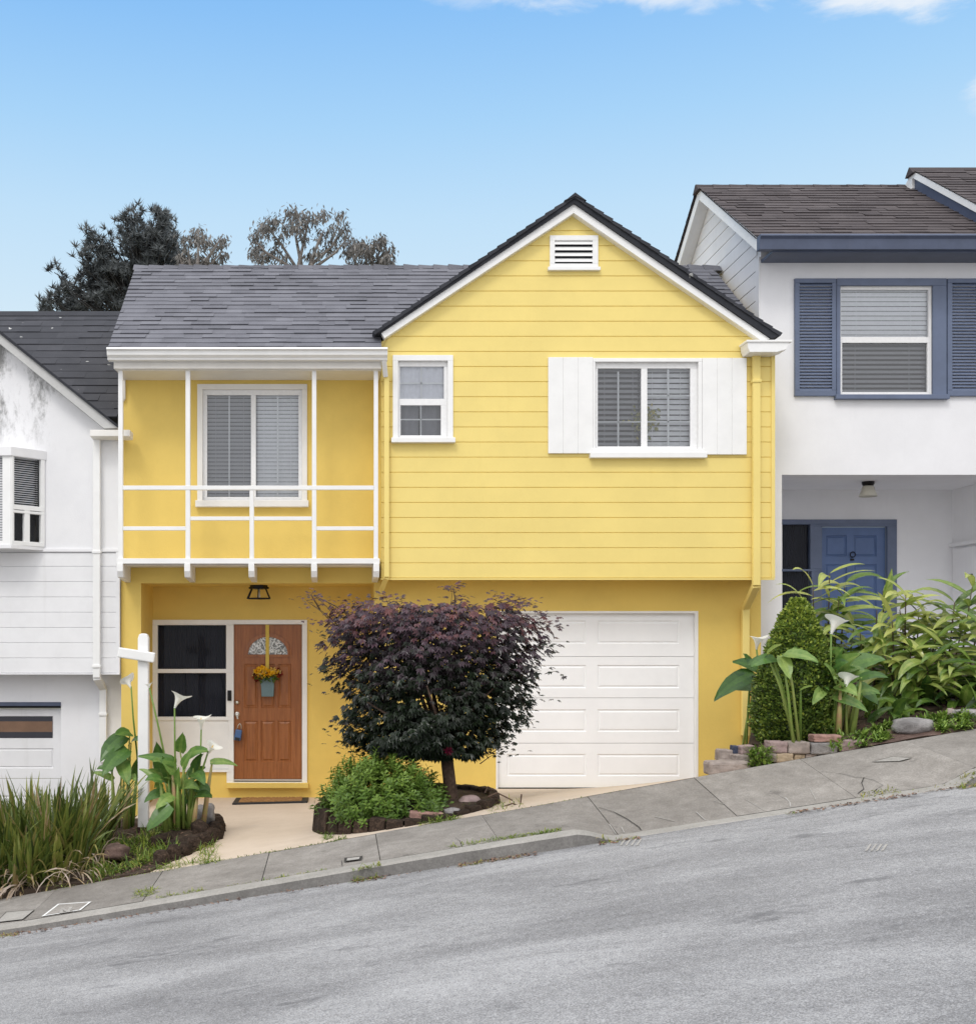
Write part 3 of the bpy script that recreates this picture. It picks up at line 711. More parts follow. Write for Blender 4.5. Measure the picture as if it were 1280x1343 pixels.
# balcony slider
w3,g = window(H, W3o, (266,511,396,657), [(271.5,517.5,329,651.5),(335.5,517.5,391.5,651.5)], YG, (257,657,405,665.5),
      [(299.5,517.5,301,651.5),(363,517.5,365,651.5)], trim='cream')
blind(w3, prect((270,515,331,653),YG), YG+.11, .048, 60, M['blind_dim']); blind(w3, prect((334,515,393,653),YG), YG+.11, .048, 70, M['blind_hi'])

# balcony
YR = 13.22
zd = Z(739.5,YR)
mb = MB(); mb.box(X(153.5,YR),X(498,YR),YR-.02,YG-.004,zd,Z(732.5,YR)); mb.box(X(155,YR),X(497,YR),YR+.10,YG-.004,zd-.012,zd-.001)
bal = mb.build('balcony', M['white'], H, bevel=.004)
rv = lambda: 0
def bpart(name, rects, dep=.055, dy=0.):
    for r_ in rects:
        mb = MB(); a_,b_,c_,d_ = prect(r_,YR); mb.box(a_,b_,YR+dy,YR+dy+dep,c_,d_); mb.build(name, M['white'], bal, bevel=.004)
bpart('post', [(155,483.5,161,732.4),(243.3,483.5,249.3,732.4),(327.3,643,333,732.4),(409.2,483.5,415,732.4),(490.3,483.5,496,732.4)])
bpart('rail', [(161.1,636.8,490.2,642.4)], .05, -.004)
bpart('rail', [(161.1,690.3,243.2,695.4),(249.4,677.3,327.2,682.3),(333.1,677.3,409.1,682.3),(415.1,690.3,490.2,695.4)], .045, .005)
for cx_ in (158,246,330,412,493.5):
    x0 = X(cx_,YR); mb = MB(); zt_ = zd-.0015; mb.prism([(YR-.035,zt_),(YR-.035,zt_-.085),(YR+.0,zt_-.155),(YG-.003,zt_-.19),(YG-.003,zt_)], x0-.034, x0+.034); mb.build('bracket', M['white'], bal, bevel=.004)

# front door, sidelight
mb = MB(); o = prect((198.7,813,403,1031),YD)
ho = [prect((207,820,296.8,877.5),YD), prect((207,882.8,296.8,940.2),YD), prect((203,945,300,1009),YD), prect((306.8,819,396.2,1024),YD), prect((198,1011,297.6,1035),YD)]
ring(mb, o, ho, YD-.03, .075); fr = mb.build('door_frame', M['white'], H, bevel=.004)
for r_ in ho[:2]: quadpart('pane', (r_[0]-.004,r_[1]+.004,r_[2]-.004,r_[3]+.004), YD+.02, M['glass_dark'], fr)
mb = MB(); r_ = prect((196,814,304,942),YD)
nn = 48; wd = (r_[1]-r_[0])/nn
for i in range(nn): mb.prism([(r_[0]+i*wd,YD+.10),(r_[0]+(i+.5)*wd,YD+.082),(r_[0]+(i+1)*wd,YD+.10)], r_[2], r_[3], 'z')
mb.build('pleated_screen', plain('charcoal_screen',(.12,.12,.14),.7), fr)
mb = MB(); r_ = ho[2]; panel_face(mb, (r_[0]-.005,r_[1]+.005,r_[2]-.005,r_[3]+.005), [], YD-.012); mb.box(X(200,YD),X(303,YD),YD-.035,YD+.0,Z(1012.5,YD),Z(1009,YD)); mb.build('lower_panel', M['white'], fr)
mb = MB(); r_ = prect((307.2,819.5,395.8,1022),YD); pn = []
for xa,xb in ((320,338),(342.2,360),(364.5,381.8)):
    pn += [prect((xa,871,xb,928.6),YD), prect((xa,945.7,xb,999.5),YD)]
panel_face(mb, r_, pn, YD+.012, .012, .016)
y2 = YD+.012
for k in range(4):
    pass
mb.poly([(r_[0],y2,r_[2]),(r_[0],y2,r_[3]),(r_[0],y2+.04,r_[3]),(r_[0],y2+.04,r_[2])]); mb.poly([(r_[1],y2,r_[2]),(r_[1],y2+.04,r_[2]),(r_[1],y2+.04,r_[3]),(r_[1],y2,r_[3])])
door = mb.build('front_door', M['wood'], H)
# fanlight
cx_, cz_ = X(351.5,YD), Z(858.5,YD); rx, rz = 26*YD/F, 23*YD/F
def half(s, n=24): return [(cx_+rx*s*math.cos(math.pi*k/n), cz_+rz*s*math.sin(math.pi*k/n)) for k in range(n+1)]
mb = MB(); A_, B_ = half(1.2), half(1.0)
A_ = [(p_[0], p_[1]-(.035 if k in (0,24) else 0)) for k,p_ in enumerate(A_)]
for k in range(24): mb.faces([(A_[k][0],y2-.012,A_[k][1]),(A_[k+1][0],y2-.012,A_[k+1][1]),(B_[k+1][0],y2-.02,B_[k+1][1]),(B_[k][0],y2-.02,B_[k][1]),(A_[k][0],y2,A_[k][1]),(A_[k+1][0],y2,A_[k+1][1]),(B_[k+1][0],y2-.002,B_[k+1][1]),(B_[k][0],y2-.002,B_[k][1])],[(0,1,2,3),(0,4,5,1),(3,2,6,7)])
mb.box(A_[-1][0],A_[0][0],y2-.014,y2,cz_-.035,cz_-.002)
mb.build('fanlight_frame', M['wood'], door)
m_, nt_ = newm('etched_glass'); vv = wpos(nt_); e_ = noise(nt_, vv, 13, 2, .5, 3.)
finish(nt_, ramp(nt_, e_, [(.38,(.12,.13,.13)),(.5,(.40,.42,.42)),(.6,(.75,.77,.78))]), .12, e_, .5, .006)
mb = MB(); mb.poly([(p_[0],y2-.004,p_[1]) for p_ in B_]); mb.build('fanlight_pane', m_, door)
mb = MB()
for k in (5,9,15,19): mb.bar((cx_,y2-.007,cz_+.01),(B_[k][0],y2-.007,B_[k][1]),.007,.006,up=(0,1,0))
mb.build('fanlight_muntin', M['steel'], door)
def knobat(px,py,r_,dep,name):
    mb = MB(); mt = Matrix.Rotation(math.pi/2,3,'X'); c_ = P(px,py,YD); c_.y = y2
    mb.lathe([(r_,0),(r_,.008),(r_*.55,.014),(r_*.5,dep*.5),(r_*.8,dep*.7),(r_*.7,dep),(.001,dep+.002)], c_, 18, mat=mt); return mb
knobat(311,921.5,.03,.035,'d').build('deadbolt', M['steel'], door, smooth=True)
mb = knobat(311,937,.032,.055,'h'); c_ = P(311,937,YD); mb.bar((c_.x,y2-.05,c_.z),(c_.x+.012,y2-.052,c_.z-.06),.02,.014,up=(0,1,0)); mb.build('handle', M['steel'], door, bevel=.003)
mb = MB(); r_ = prect((297.8,1026.5,404.7,1033),YD); mb.box(r_[0],r_[1],YD-.09,YD+.0,r_[2],r_[3]); mb.box(X(306.5,YD),X(396.5,YD),YD-.03,YD+.05,Z(1025.8,YD),Z(1022.4,YD),1)
mb.build('threshold', [M['yellow'],M['steel']], H, bevel=.004)
mb = MB(); r_ = prect((298.8,905.5,304,919),YD); mb.box(r_[0],r_[1],YD-.055,YD-.031,r_[2],r_[3]); zz = r_[2]+.035; xx=(r_[0]+r_[1])/2
mb.build('doorbell', M['black_metal'], H, bevel=.004)
# garage door
mb = MB(); sec = [(802.5,861),(861.6,915.5),(916.1,975.2),(975.8,1034)]; pr = [(814,844.5),(872.5,903),(931,960.5),(989.8,1019)]
for (s0,s1),(p0,p1) in zip(sec,pr):
    rr_ = prect((653,s0,912.5,s1),YG); panel_face(mb, rr_, [prect((665.5,p0,770,p1),YG),prect((785,p0,893,p1),YG)], YG+.06, .011, .016)
    zb_ = rr_[2]; mb.poly([(rr_[0],YG+.06,zb_),(rr_[1],YG+.06,zb_),(rr_[1],YG+.072,zb_-.006),(rr_[0],YG+.072,zb_-.006)])
rr_ = prect((652,802,913,1036),YG); mb.poly([(rr_[0],YG+.073,rr_[2]),(rr_[1],YG+.073,rr_[2]),(rr_[1],YG+.073,rr_[3]),(rr_[0],YG+.073,rr_[3])])
gd = mb.build('garage_door', M['garage'], H)
mb = MB(); rr_ = prect((654,1034,912,1036.2),YG); mb.box(rr_[0],rr_[1],YG+.055,YG+.07,rr_[2]-.01,rr_[3]); mb.build('bottom_seal', M['rubber'], gd)
mb = MB(); ring(mb, prect((650.5,801.5,915.6,1037),YG), [prect((653,804.5,911.8,1040),YG)], YG-.006, .055); mb.build('garage_frame', M['white'], H, bevel=.003)
# downspouts
y_ = YU-.05
downspout([(X(991.5,y_),y_,Z(462,y_)),(X(991.5,y_),y_,Z(768,y_)),(X(977.5,YG-.05),YG-.05,Z(798,YG-.05)),(X(977,YG-.05),YG-.05,Z(965,YG-.05))], .085,.06, M['yellow_side'], H, [(X(991.5,y_),y_,Z(500,y_)),(X(977,YG-.05),YG-.05,Z(880,YG-.05))])
y_ = YU-.045
downspout([(X(507,y_),y_,Z(493,y_)),(X(507,y_),y_,Z(757,y_)),(X(499,YG-.04),YG-.04,Z(778,YG-.04))], .06,.05, M['yellow_side'], H)
mb = MB(); mb.bar((X(503.5,13.1),13.1,Z(471,13.1)),(X(505.5,YU-.05),YU-.07,Z(494,YU-.05)),.055,.06,up=(0,1,0)); mb.build('gutter_outlet', M['white'], H, bevel=.01)
mb = MB(); mb.tube([(X(163.5,YG),YG-.03,Z(486,YG)),(X(163.5,YG),YG-.03,Z(523,YG)),(X(161,YG),YG-.02,Z(527,YG))],.018); mb.build('conduit', M['cream'], H, smooth=True)

# ---- things on the yellow house
L = thing('ceiling_lantern', 'black cage lantern under the yellow porch ceiling above the oak door', 'lantern', (X(339.5,14.2),14.2,zc))
lc = Vector((X(339.5,14.2),14.2,zc)); mb = MB(); r1,r2,h_ = .10,.158,.165
mb.lathe([(.11,0),(.11,-.02),(.125,-.024),(.125,-.045),(.09,-.05)], lc, 6)
for k in range(6):
    a_ = 2*math.pi*(k+.5)/6; b_ = 2*math.pi*(k+1.5)/6
    f = lambda a,r,z: lc+Vector((r*math.cos(a),r*math.sin(a),z))
    mb.bar(f(a_,r1,-.045),f(a_,r2,-h_),.012,.012); mb.bar(f(a_,r2,-h_),f(b_,r2,-h_),.014,.014)
mb.build('cage', M['black_metal'], L)
mb = MB(); mb.lathe([(.014,-.05),(.016,-.11),(.02,-.125),(.024,-.14),(.012,-.155),(.001,-.158)], lc, 10); mb.build('bulb', M['frosted'], L, smooth=True)

B = thing('flower_basket', 'blue grey tin of yellow and red flowers hung on the oak door', 'flower basket', (X(351,YD),YD-.09,Z(913.6,YD)))
r_ = prect((342.3,888.5,360.5,913.6),YD); mb = MB(); t_=.008
mb.hexa([(r_[0]+.012,YD-.085,r_[2]),(r_[1]-.012,YD-.085,r_[2]),(r_[1]-.012,YD-.01,r_[2]),(r_[0]+.012,YD-.01,r_[2]),(r_[0],YD-.095,r_[3]),(r_[1],YD-.095,r_[3]),(r_[1],YD-.008,r_[3]),(r_[0],YD-.008,r_[3])])
mb.build('tin', M['tin'], B, bevel=.008)
mb = MB(); q = random.Random(2)
for i in range(34):
    ux,uz = q.uniform(-1,1),q.uniform(-.2,1); 
    if ux*ux+(uz-.2)**2 > 1.1: continue
    c_ = Vector((X(351,YD)+ux*.165, YD-.06-q.uniform(0,.08)*(1-abs(ux)), Z(886,YD)+uz*.13-.02*abs(ux)))
    tone = q.choice([.8,.72,.9,.75]) if (abs(ux+.45)<.38 or abs(ux-.4)<.3) and uz>.05 else q.choice([.1,.2,.3,.25,.95])
    for p_ in range(16):
        a_ = q.uniform(0,6.28); el = q.uniform(-.3,1.2); dd = Vector((math.cos(a_)*math.cos(el),-abs(math.sin(el))*.8-.1,math.sin(a_)*math.cos(el))).normalized()
        s_ = dd.orthogonal().normalized(); ln = q.uniform(.03,.055); wd=.016
        mb.poly([c_,c_+dd*ln*.6-s_*wd,c_+dd*ln,c_+dd*ln*.6+s_*wd],0,tone+q.uniform(-.06,.06))
mb.build('flowers', M['flower'], B)
mb = MB()
for i in range(60):
    c_ = Vector((X(351,YD)+q.uniform(-.12,.12), YD-.06-q.uniform(0,.05), Z(889,YD)+q.uniform(-.03,.03))); dd = Vector((q.uniform(-1,1),-q.uniform(.2,1),q.uniform(-.8,.5))).normalized(); s_ = dd.orthogonal().normalized()
    mb.poly([c_,c_+dd*.03-s_*.012,c_+dd*.07,c_+dd*.03+s_*.012],0,q.uniform(.1,.5))
mb.build('leaves', M['leaf_shrub'], B)
mb = MB(); r_ = prect((348.5,819.5,353,890),YD); mb.box(r_[0],r_[1],YD-.014,YD-.011,r_[2],r_[3]); mb.build('ribbon', M['ribbon'], B)
K = thing('key_lockbox', 'blue plastic key lockbox hanging from the handle of the oak door', 'lockbox', P(313,971,YD-.05))
mb = MB(); c_ = P(313,962,YD); mt = Matrix.Rotation(.16,3,'Y')
def rb(x0,x1,y0,y1,z0,z1):
    pts = [(x0,y0,z0),(x1,y0,z0),(x1,y1,z0),(x0,y1,z0),(x0,y0,z1),(x1,y0,z1),(x1,y1,z1),(x0,y1,z1)]
    return [Vector((c_.x,YD-.035,c_.z))+mt@Vector(p_) for p_ in pts]
mb.hexa(rb(-.042,.042,-.03,.02,-.09,.05)); mb.build('case', M['lock_blue'], K, bevel=.012)
mb = MB(); mb.hexa(rb(-.03,.03,-.036,-.03,-.085,-.05)); mb.build('keypad', M['rubber'], K)
mb = MB(); mb.tube([Vector((c_.x,YD-.035,c_.z))+mt@Vector((.026*math.cos(t),0,.05+.075*math.sin(t))) for t in [math.pi*k/10 for k in range(11)]], .006); mb.build('shackle', M['steel'], K, smooth=True)
mat_ = thing('doormat', 'brown coir doormat with black rubber border before the oak door', 'doormat', (X(354,14.2),14.2,-.2))
ym0, ym1 = 13.86, 14.42
xm0, xm1 = X(304.5,13.86)+0, X(403.5,13.86)
mb = MB(); zz = lambda x,y: zyard(x,y)+.010
mb.hexa([(x_,y_,zz(x_,y_)+h_-.01) for h_ in (0,.022) for x_,y_ in ((xm0,ym0),(xm1,ym0),(xm1,ym1),(xm0,ym1))]); mb.build('border', M['rubber'], mat_, bevel=.004)
mb = MB(); i_=.075; h0=.0125; n=40; q=random.Random(5)
for i in range(n):
    for j in range(18):
        xa = xm0+i_+(xm1-xm0-2*i_)*i/n; xb = xm0+i_+(xm1-xm0-2*i_)*(i+1)/n; ya = ym0+.05+(ym1-ym0-.1)*j/18; yb_ = ym0+.05+(ym1-ym0-.1)*(j+1)/18
        hh = q.uniform(.004,.014); mb.hexa([(x_,y_,zz(x_,y_)+k_) for k_ in (h0,h0+hh) for x_,y_ in ((xa,ya),(xb,ya),(xb,yb_),(xa,yb_))])
mb.build('coir_pile', M['mat_fibre'], mat_)
# ================================================================== WHITE HOUSE DOWNHILL (cut by the frame)
YLU, YLL = 13.64, 13.95
HL = thing('white_house', 'weathered white house cut off by the left edge, with bay window and mildewed gable', 'house', (-4,YLL,-1.2))
xR_ = -2.575; x0_ = -8.2
zb_ = Z(883,YLU); zm = Z(721,YLU)
bayh = (X(-120,YLU), X(57,YLU), Z(716,YLU), Z(592,YLU))
zE = Z(572,YLU)
def rk(px): return 451+(px)*(111/136.)      # underside of the rake board in the photo
pk = -150
mb = MB()
wall(mb, x0_, xR_, zm, zE, YLU, [bayh], reveal=.1)
mb.poly([(X(pk-300,YLU),YLU,zE),(X(148,YLU),YLU,zE),(X(pk,YLU),YLU,Z(rk(pk),YLU))])
mb.poly([(xR_,YLU,zb_),(xR_,18,zb_),(xR_,18,zE),(xR_,YLU,zE)])
mb.poly([(x0_,YLU,zb_-.002),(x0_,YLL,zb_-.002),(xR_,YLL,zb_-.002),(xR_,YLU,zb_-.002)])
mb.build('wall', M['stucco_white'], HL)
mb = MB(); rws = [Z(v,YLU) for v in (883,863.2,843.2,823.3,803.2,783.1,763,743,724.5)]
siding(mb, YLU-.004, list(zip(rws,rws[1:])), lambda z:x0_, lambda z:xR_-.04)
mb.box(xR_-.04,xR_+.004,YLU-.018,YLU+.02,zb_-.004,zm-.03)
mb.poly([(x0_,YLU+.012,zb_),(xR_,YLU+.012,zb_),(xR_,YLU+.012,zm),(x0_,YLU+.012,zm)])
mb.build('siding', M['siding_white'], HL)
mb = MB(); mb.box(x0_,xR_+.004,YLU-.022,YLU-.001,zm-.028,zm+.012); mb.box(x0_,xR_+.004,YLU-.02,YLU+.02,zb_-.02,zb_-.003); mb.build('ledge', M['stucco_white'], HL, bevel=.006)
gl_ = (-7.6, X(80,YLL), -1.3, Z(921,YLL))
mb = MB(); wall(mb, x0_, xR_+.0, -1.6, zb_-.004, YLL, [gl_], reveal=.16); mb.poly([(xR_,YLL,-1.6),(xR_,18,-1.6),(xR_,18,zb_),(xR_,YLL,zb_)]); mb.build('lower_wall', M['stucco_grey'], HL)
mb = MB(); mb.box(xR_-.03,xR_+.012,YLL-.012,YLL+.02,-1.5,zb_-.022); mb.build('corner_trim', M['white'], HL)
# its garage door
mb = MB(); yy = YLL+.085; a = gl_[0]; b = X(79,YLL)
panel_face(mb, (a,b,Z(1022,YLL),Z(930,YLL)), [(a+.2,X(67.5,YLL),Z(969.5,YLL),Z(940,YLL)),(a+.2,X(68,YLL),Z(1009,YLL),Z(982.7,YLL))], yy, .014, .012)
panel_face(mb, (a,b,-1.3,Z(1022.6,YLL)), [(a+.2,X(68,YLL),Z(1090,YLL),Z(1045,YLL))], yy, .014, .012)
gdl = mb.build('garage_door', M['siding_white'], HL)
mb = MB(); mb.box(a,b,yy-.06,yy+.0,Z(929,YLL),Z(926,YLL)); mb.box(a,X(80,YLL),YLL-.012,yy,Z(926,YLL),Z(921.2,YLL),1); mb.build('garage_lintel', [M['dark'],M['blue_dark']], HL)
mb = MB(); x1=X(66.5,YLL)
r0=Z(969,YLL); 
for (p0,p1,mi) in ((940.5,947,0),(947,961,1),(961,969,0)): mb.poly([(a+.2,yy+.001,Z(p1,YLL)),(x1,yy+.001,Z(p1,YLL)),(x1,yy+.001,Z(p0,YLL)),(a+.2,yy+.001,Z(p0,YLL))],mi)
mb.build('garage_window', [plain('dark_window',(.03,.03,.04),.2),M['orange_wood']], gdl)
# rake, roof, gutter stub
mb = MB(); top = lambda px: 437.5+px*(122.5/154.)
mb.prism([(X(pk,13.5),Z(top(pk),13.5)),(X(156,13.5),Z(562,13.5)),(X(137,13.5),Z(562.5,13.5)),(X(pk,13.5),Z(rk(pk),13.5))], 13.46, YLU-.003, 'y'); mb.build('rake_board', plain('grey_rake_paint',(.52,.52,.51),.7), HL, bevel=.004)
mb = MB(); mb.prism([(X(pk,13.5),Z(top(pk)-5,13.5)),(X(157,13.5),Z(559.5,13.5)),(X(156,13.5),Z(562,13.5)),(X(pk,13.5),Z(top(pk),13.5))], 13.43, 16, 'y', 0, .2)
ye2, ze2 = 13.35, Z(566,13.35); yr2, zr2 = 16.6, Z(410.5,16.6); s2 = math.hypot(yr2-ye2,zr2-ze2)
shingles(mb, (0,ye2,ze2), (1,0,0), (0,yr2-ye2,zr2-ze2), [(-9,.40),(-2.615,.40),(-2.615,s2),(-9,s2)], course=.235, tab=(.28,.34), th=.009, rag=.004, seed=21)
mb.poly([(-9,yr2,zr2),(-2.615,yr2,zr2),(-2.615,yr2+3.2,ze2),(-9,yr2+3.2,ze2)],0,.3)
mb.prism([(yr2-.12,zr2-.07),(yr2,zr2+.03),(yr2+.12,zr2-.07)], -9, -2.615, 'x', 0, .3)
mb.build('roof', M['shingle_dark'], HL)
mb = MB(); mb.prism([(0,0,)]*0 or [(13.40,Z(564.5,13.45)),(13.40,Z(573,13.45)),(13.6,Z(574.5,13.45)),(13.62,Z(564.5,13.45))], X(119,13.45), X(171.5,13.45)); mb.build('gutter_return', M['cream'], HL, bevel=.006)
yq = YLU-.045
downspout([(X(127,yq),yq,Z(574,yq)),(X(127,yq),yq,Z(889,yq)),(X(135.5,YLL-.05),YLL-.05,Z(903,YLL-.05)),(X(135.5,YLL-.05),YLL-.05,Z(1000,YLL-.05))], .085,.06, M['white'], HL, [(X(127,yq),yq,Z(724,yq)),(X(127,yq),yq,Z(874,yq)),(X(135.5,YLL-.05),YLL-.05,Z(937,YLL-.05))])
# bay window
YBF = YLU-.32
p0 = Vector((X(14.5,YBF),YBF,0)); p1 = Vector((X(57.5,YLU-.02),YLU-.02,0)); ztop, zbot = Z(598,YBF), Z(714,YBF)
mb = MB(); xm = -6.6
fl = [(xm,YBF),(p0.x,YBF),(p1.x,YLU-.003),(xm,YLU-.003)]
mb.prism([(xm,YBF-.03),(p0.x+.01,YBF-.03),(p1.x+.03,YLU-.003),(xm,YLU-.003)], ztop+.0, ztop+.11, 'z'); mb.prism([(xm,YBF-.015),(p0.x+.005,YBF-.015),(p1.x+.015,YLU-.003),(xm,YLU-.003)], zbot-.05, zbot, 'z')
bay = mb.build('bay_window', M['siding_white'], HL, bevel=.006)
mb = MB(); dv = (p1-p0)
def sp(t, z, off=0.): q_ = p0+dv*t; n_ = Vector((dv.y,-dv.x,0)).normalized(); return q_+n_*off+Vector((0,0,z))
def sbar(t0,z0,t1,z1,w_): mb.bar(sp(t0,z0,-.02), sp(t1,z1,-.02), .06, w_, up=(0,0,1))
for t in (.03,.965): mb.bar(sp(t,zbot,-.02),sp(t,ztop,-.02),.055,.05,up=(dv.x,dv.y,0))
zs_ = Z(664.5,YBF); L_ = ztop-zbot
sbar(0,zs_,1,zs_,.055); sbar(0,zbot+.02,1,zbot+.02,.05); sbar(0,zs_-.05,1,zs_-.05,.03)
mb.bar(sp(.48,zbot,-.02),sp(.48,zs_,-.02),.055,.07,up=(dv.x,dv.y,0))
mb.box(p0.x-.10,p0.x+.02,YBF-.005,YBF+.05,zbot,ztop); mb.box(xm,p0.x,YBF-.003,YBF+.05,zbot,zbot+.045); mb.box(xm,xm+.06,YBF,YBF+.05,zbot,ztop)
mb.build('frame', M['white'], bay, bevel=.003)
mb = MB(); mb.poly([sp(.05,zbot,-.03),sp(.95,zbot,-.03),sp(.95,ztop,-.03),sp(.05,ztop,-.03)]); mb.build('pane', M['glass_soft'], bay)
mb = MB(); mb.poly([(xm,YBF+.03,zbot),(p0.x-.1,YBF+.03,zbot),(p0.x-.1,YBF+.03,ztop),(xm,YBF+.03,ztop)]); mb.build('pane', M['glass_soft'], bay)
mb = MB(); n = int((ztop-zs_)/.026)
for i in range(n):
    z_ = ztop-.01-i*.026; mb.faces([sp(.06,z_,-.09),sp(.94,z_,-.09),sp(.94,z_+.014,-.105),sp(.06,z_+.014,-.105)],[(0,1,2,3)])
for i in range(int((ztop-zbot)/.03)):
    z_ = ztop-.01-i*.03; mb.faces([(xm,YBF+.09,z_),(p0.x-.1,YBF+.09,z_),(p0.x-.1,YBF+.1,z_+.026),(xm,YBF+.1,z_+.026)],[(0,1,2,3)])
mb.prism([(xm+.02,YBF+.13),(p0.x-.05,YBF+.16),(p1.x-.10,YLU+.02),(p1.x-.10,YLU+.3),(xm+.02,YLU+.3)], zbot-.01, ztop+.01, 'z', 1)
mb.build('blind', [M['blind'],M['dark']], bay)

# ================================================================== PALE GREY HOUSE UPHILL
YW, YP = 13.9, 15.3
HR = thing('grey_house', 'pale grey house on the right with slate blue shutters and blue front door', 'house', (6.6,YW,1.2))
xw0, xw1 = X(997.5,YW), 8.25
zp = Z(622.6,YW); zg = Z(322,YW)
W4h = prect((1101,375,1222,518),YW); ph = (X(1025.4,YW), xw1-.0, .0, zp, 0)
mb = MB()
wall(mb, xw0, 8.34, 0, zg, YW, [W4h, ph], reveal=.1)
dr = prect((1026,684,1174,960),YP)
wall(mb, X(1000,YW), xw1, .0, zp, YP, [dr], reveal=.12)
mb.poly([(ph[0],YW,0),(ph[0],YP,0),(ph[0],YP,zp),(ph[0],YW,zp)]); mb.poly([(xw1,YW,0),(xw1,YW,zp),(xw1,YP,zp),(xw1,YP,0)]); mb.poly([(ph[0],YW,zp),(ph[0],YP,zp),(xw1,YP,zp),(xw1,YW,zp)])
mb.poly([(ph[0],YW,1.12),(xw1,YW,1.12),(xw1,YP,1.12),(ph[0],YP,1.12)])
mb.poly([(xw0,YW,-.5),(xw0,21,-.5),(xw0,21,zg),(xw0,YW,zg)])
mb.build('wall', M['stucco_grey'], HR)
# gable end with boards, seen from the side
ysE, zE4 = 13.52, Z(309,13.52); yrR, zR4 = 15.7, Z(243.5,15.7); sl4 = (zR4-zE4)/(yrR-ysE)
mb = MB(); pit = .182; z = 3.6; g, d_ = .006, .012
def ylo(z): return max(YW+.10, yrR-(zR4-.06-z)/sl4)
def yhi(z): return yrR+(zR4-.06-z)/sl4
while z < zR4-.1:
    z1 = min(z+pit, zR4-.07); a0,a1 = ylo(z+g),ylo(z1-g); b0,b1 = yhi(z+g),yhi(z1-g)
    if b1 > a1: mb.poly([(xw0-.012,a0,z+g),(xw0-.012,a1,z1-g),(xw0-.012,b1,z1-g),(xw0-.012,b0,z+g)]); mb.poly([(xw0-.001,a0,z),(xw0-.012,a0,z+g),(xw0-.012,b0,z+g),(xw0-.001,b0,z)])
    z += pit
mb.box(xw0-.022,xw0+.0,YW-.006,YW+.115,3.4,zE4-.12)
mb.poly([(xw0-.002,YW,3.4),(xw0-.002,yrR,3.4),(xw0-.002,yrR,zR4-.05),(xw0-.002,YW+.05,zE4)]); mb.poly([(xw0-.002,yrR,3.4),(xw0-.002,yrR*2-YW,3.4),(xw0-.002,yrR*2-YW,zE4),(xw0-.002,yrR,zR4-.05)])
mb.build('gable_siding', M['siding_white'], HR)
mb = MB(); xo = X(993.5,ysE)
def rakeb(y0,z0,y1,z1,wd=.16):
    mb.hexa([(xo,y0,z0-wd-.03),(xw0-.014,y0,z0-wd-.03),(xw0-.014,y1,z1-wd-.03),(xo,y1,z1-wd-.03),(xo,y0,z0-.03),(xw0-.014,y0,z0-.03),(xw0-.014,y1,z1-.03),(xo,y1,z1-.03)])
rakeb(ysE+.03,zE4+.02,yrR,zR4); rakeb(yrR*2-ysE,zE4,yrR-.001,zR4-.0)
mb.build('rake_board', M['white'], HR, bevel=.004)
mb = MB(); s4 = math.hypot(yrR-ysE,zR4-zE4)
shingles(mb, (0,ysE,zE4), (1,0,0), (0,yrR-ysE,zR4-zE4), [(xo-.03,0),(8.12,0),(8.12,s4),(xo-.03,s4)], course=.135, seed=31, rag=.004, tab=(.15,.4))
shingles(mb, (0,2*yrR-ysE,zE4), (-1,0,0), (0,ysE-yrR,zR4-zE4), [(-8.12,0),(-xo+.03,0),(-xo+.03,s4),(-8.12,s4)], course=.135, seed=32)
mb.poly([(xo-.02,ysE+.01,zE4-.03),(8.1,ysE+.01,zE4-.03),(8.1,yrR,zR4-.03),(xo-.02,yrR,zR4-.03)])
x = xo-.05
while x < 8.12:
    t = q.uniform(0,.012); mb.hexa([(x,yrR-.12,zR4-.085),(x+.26,yrR-.12,zR4-.095),(x+.26,yrR+.12,zR4-.095),(x,yrR+.12,zR4-.085),(x,yrR-.015,zR4+.014+t*.4),(x+.26,yrR-.015,zR4+.008),(x+.26,yrR+.015,zR4+.01),(x,yrR+.015,zR4+.014+t*.4)],0,.4+q.uniform(-.1,.1)); x += .23
mb.build('roof', M['shingle_brown'], HR)
mb = MB(); yg = 13.42; zt,zl = Z(306.5,yg),Z(325,yg)
mb.prism([(ysE+.03,zt),(yg,zt+.004),(yg-.012,zt-.02),(yg+.02,zt-.05),(yg+.04,zl),(ysE+.03,zl)], xo, 8.34); mb.box(xw0+.004,8.34,ysE,YW-.003,Z(327,yg),zl+.02)
mb.build('gutter', M['blue_dark'], HR, bevel=.003)
# window and shutters
mb = MB(); ring(mb, prect((1096,365.5,1240,522),YW), [W4h], YW-.03, .042); w4 = mb.build('window', M['blue'], HR, bevel=.004)
mb = MB(); g1 = prect((1104,379,1219,441),YW); g2 = prect((1105.5,448.8,1217.5,513.5),YW); ring(mb, (W4h[0]-.004,W4h[1]+.004,W4h[2]-.004,W4h[3]+.004), [g1,g2], YW+.02, .05); mb.build('sash', M['vinyl'], w4, bevel=.003)
for g_ in (g1,g2): quadpart('pane', (g_[0]-.004,g_[1]+.004,g_[2]-.004,g_[3]+.004), YW+.045, M['glass'], w4)
zmid = Z(445,YW)
blind(w4, (W4h[0]+.01,W4h[1]-.01,zmid,W4h[3]), YW+.085, .058, 74, M['blind_hi']); blind(w4, (W4h[0]+.01,W4h[1]-.01,W4h[2],zmid), YW+.115, .058, 44, M['blind_dim'])
mb = MB(); r_ = prect((1093.5,518.5,1242,524.5),YW); mb.box(r_[0],r_[1],YW-.07,YW+.01,r_[2],r_[3]); mb.build('sill', M['blue'], w4, bevel=.005)
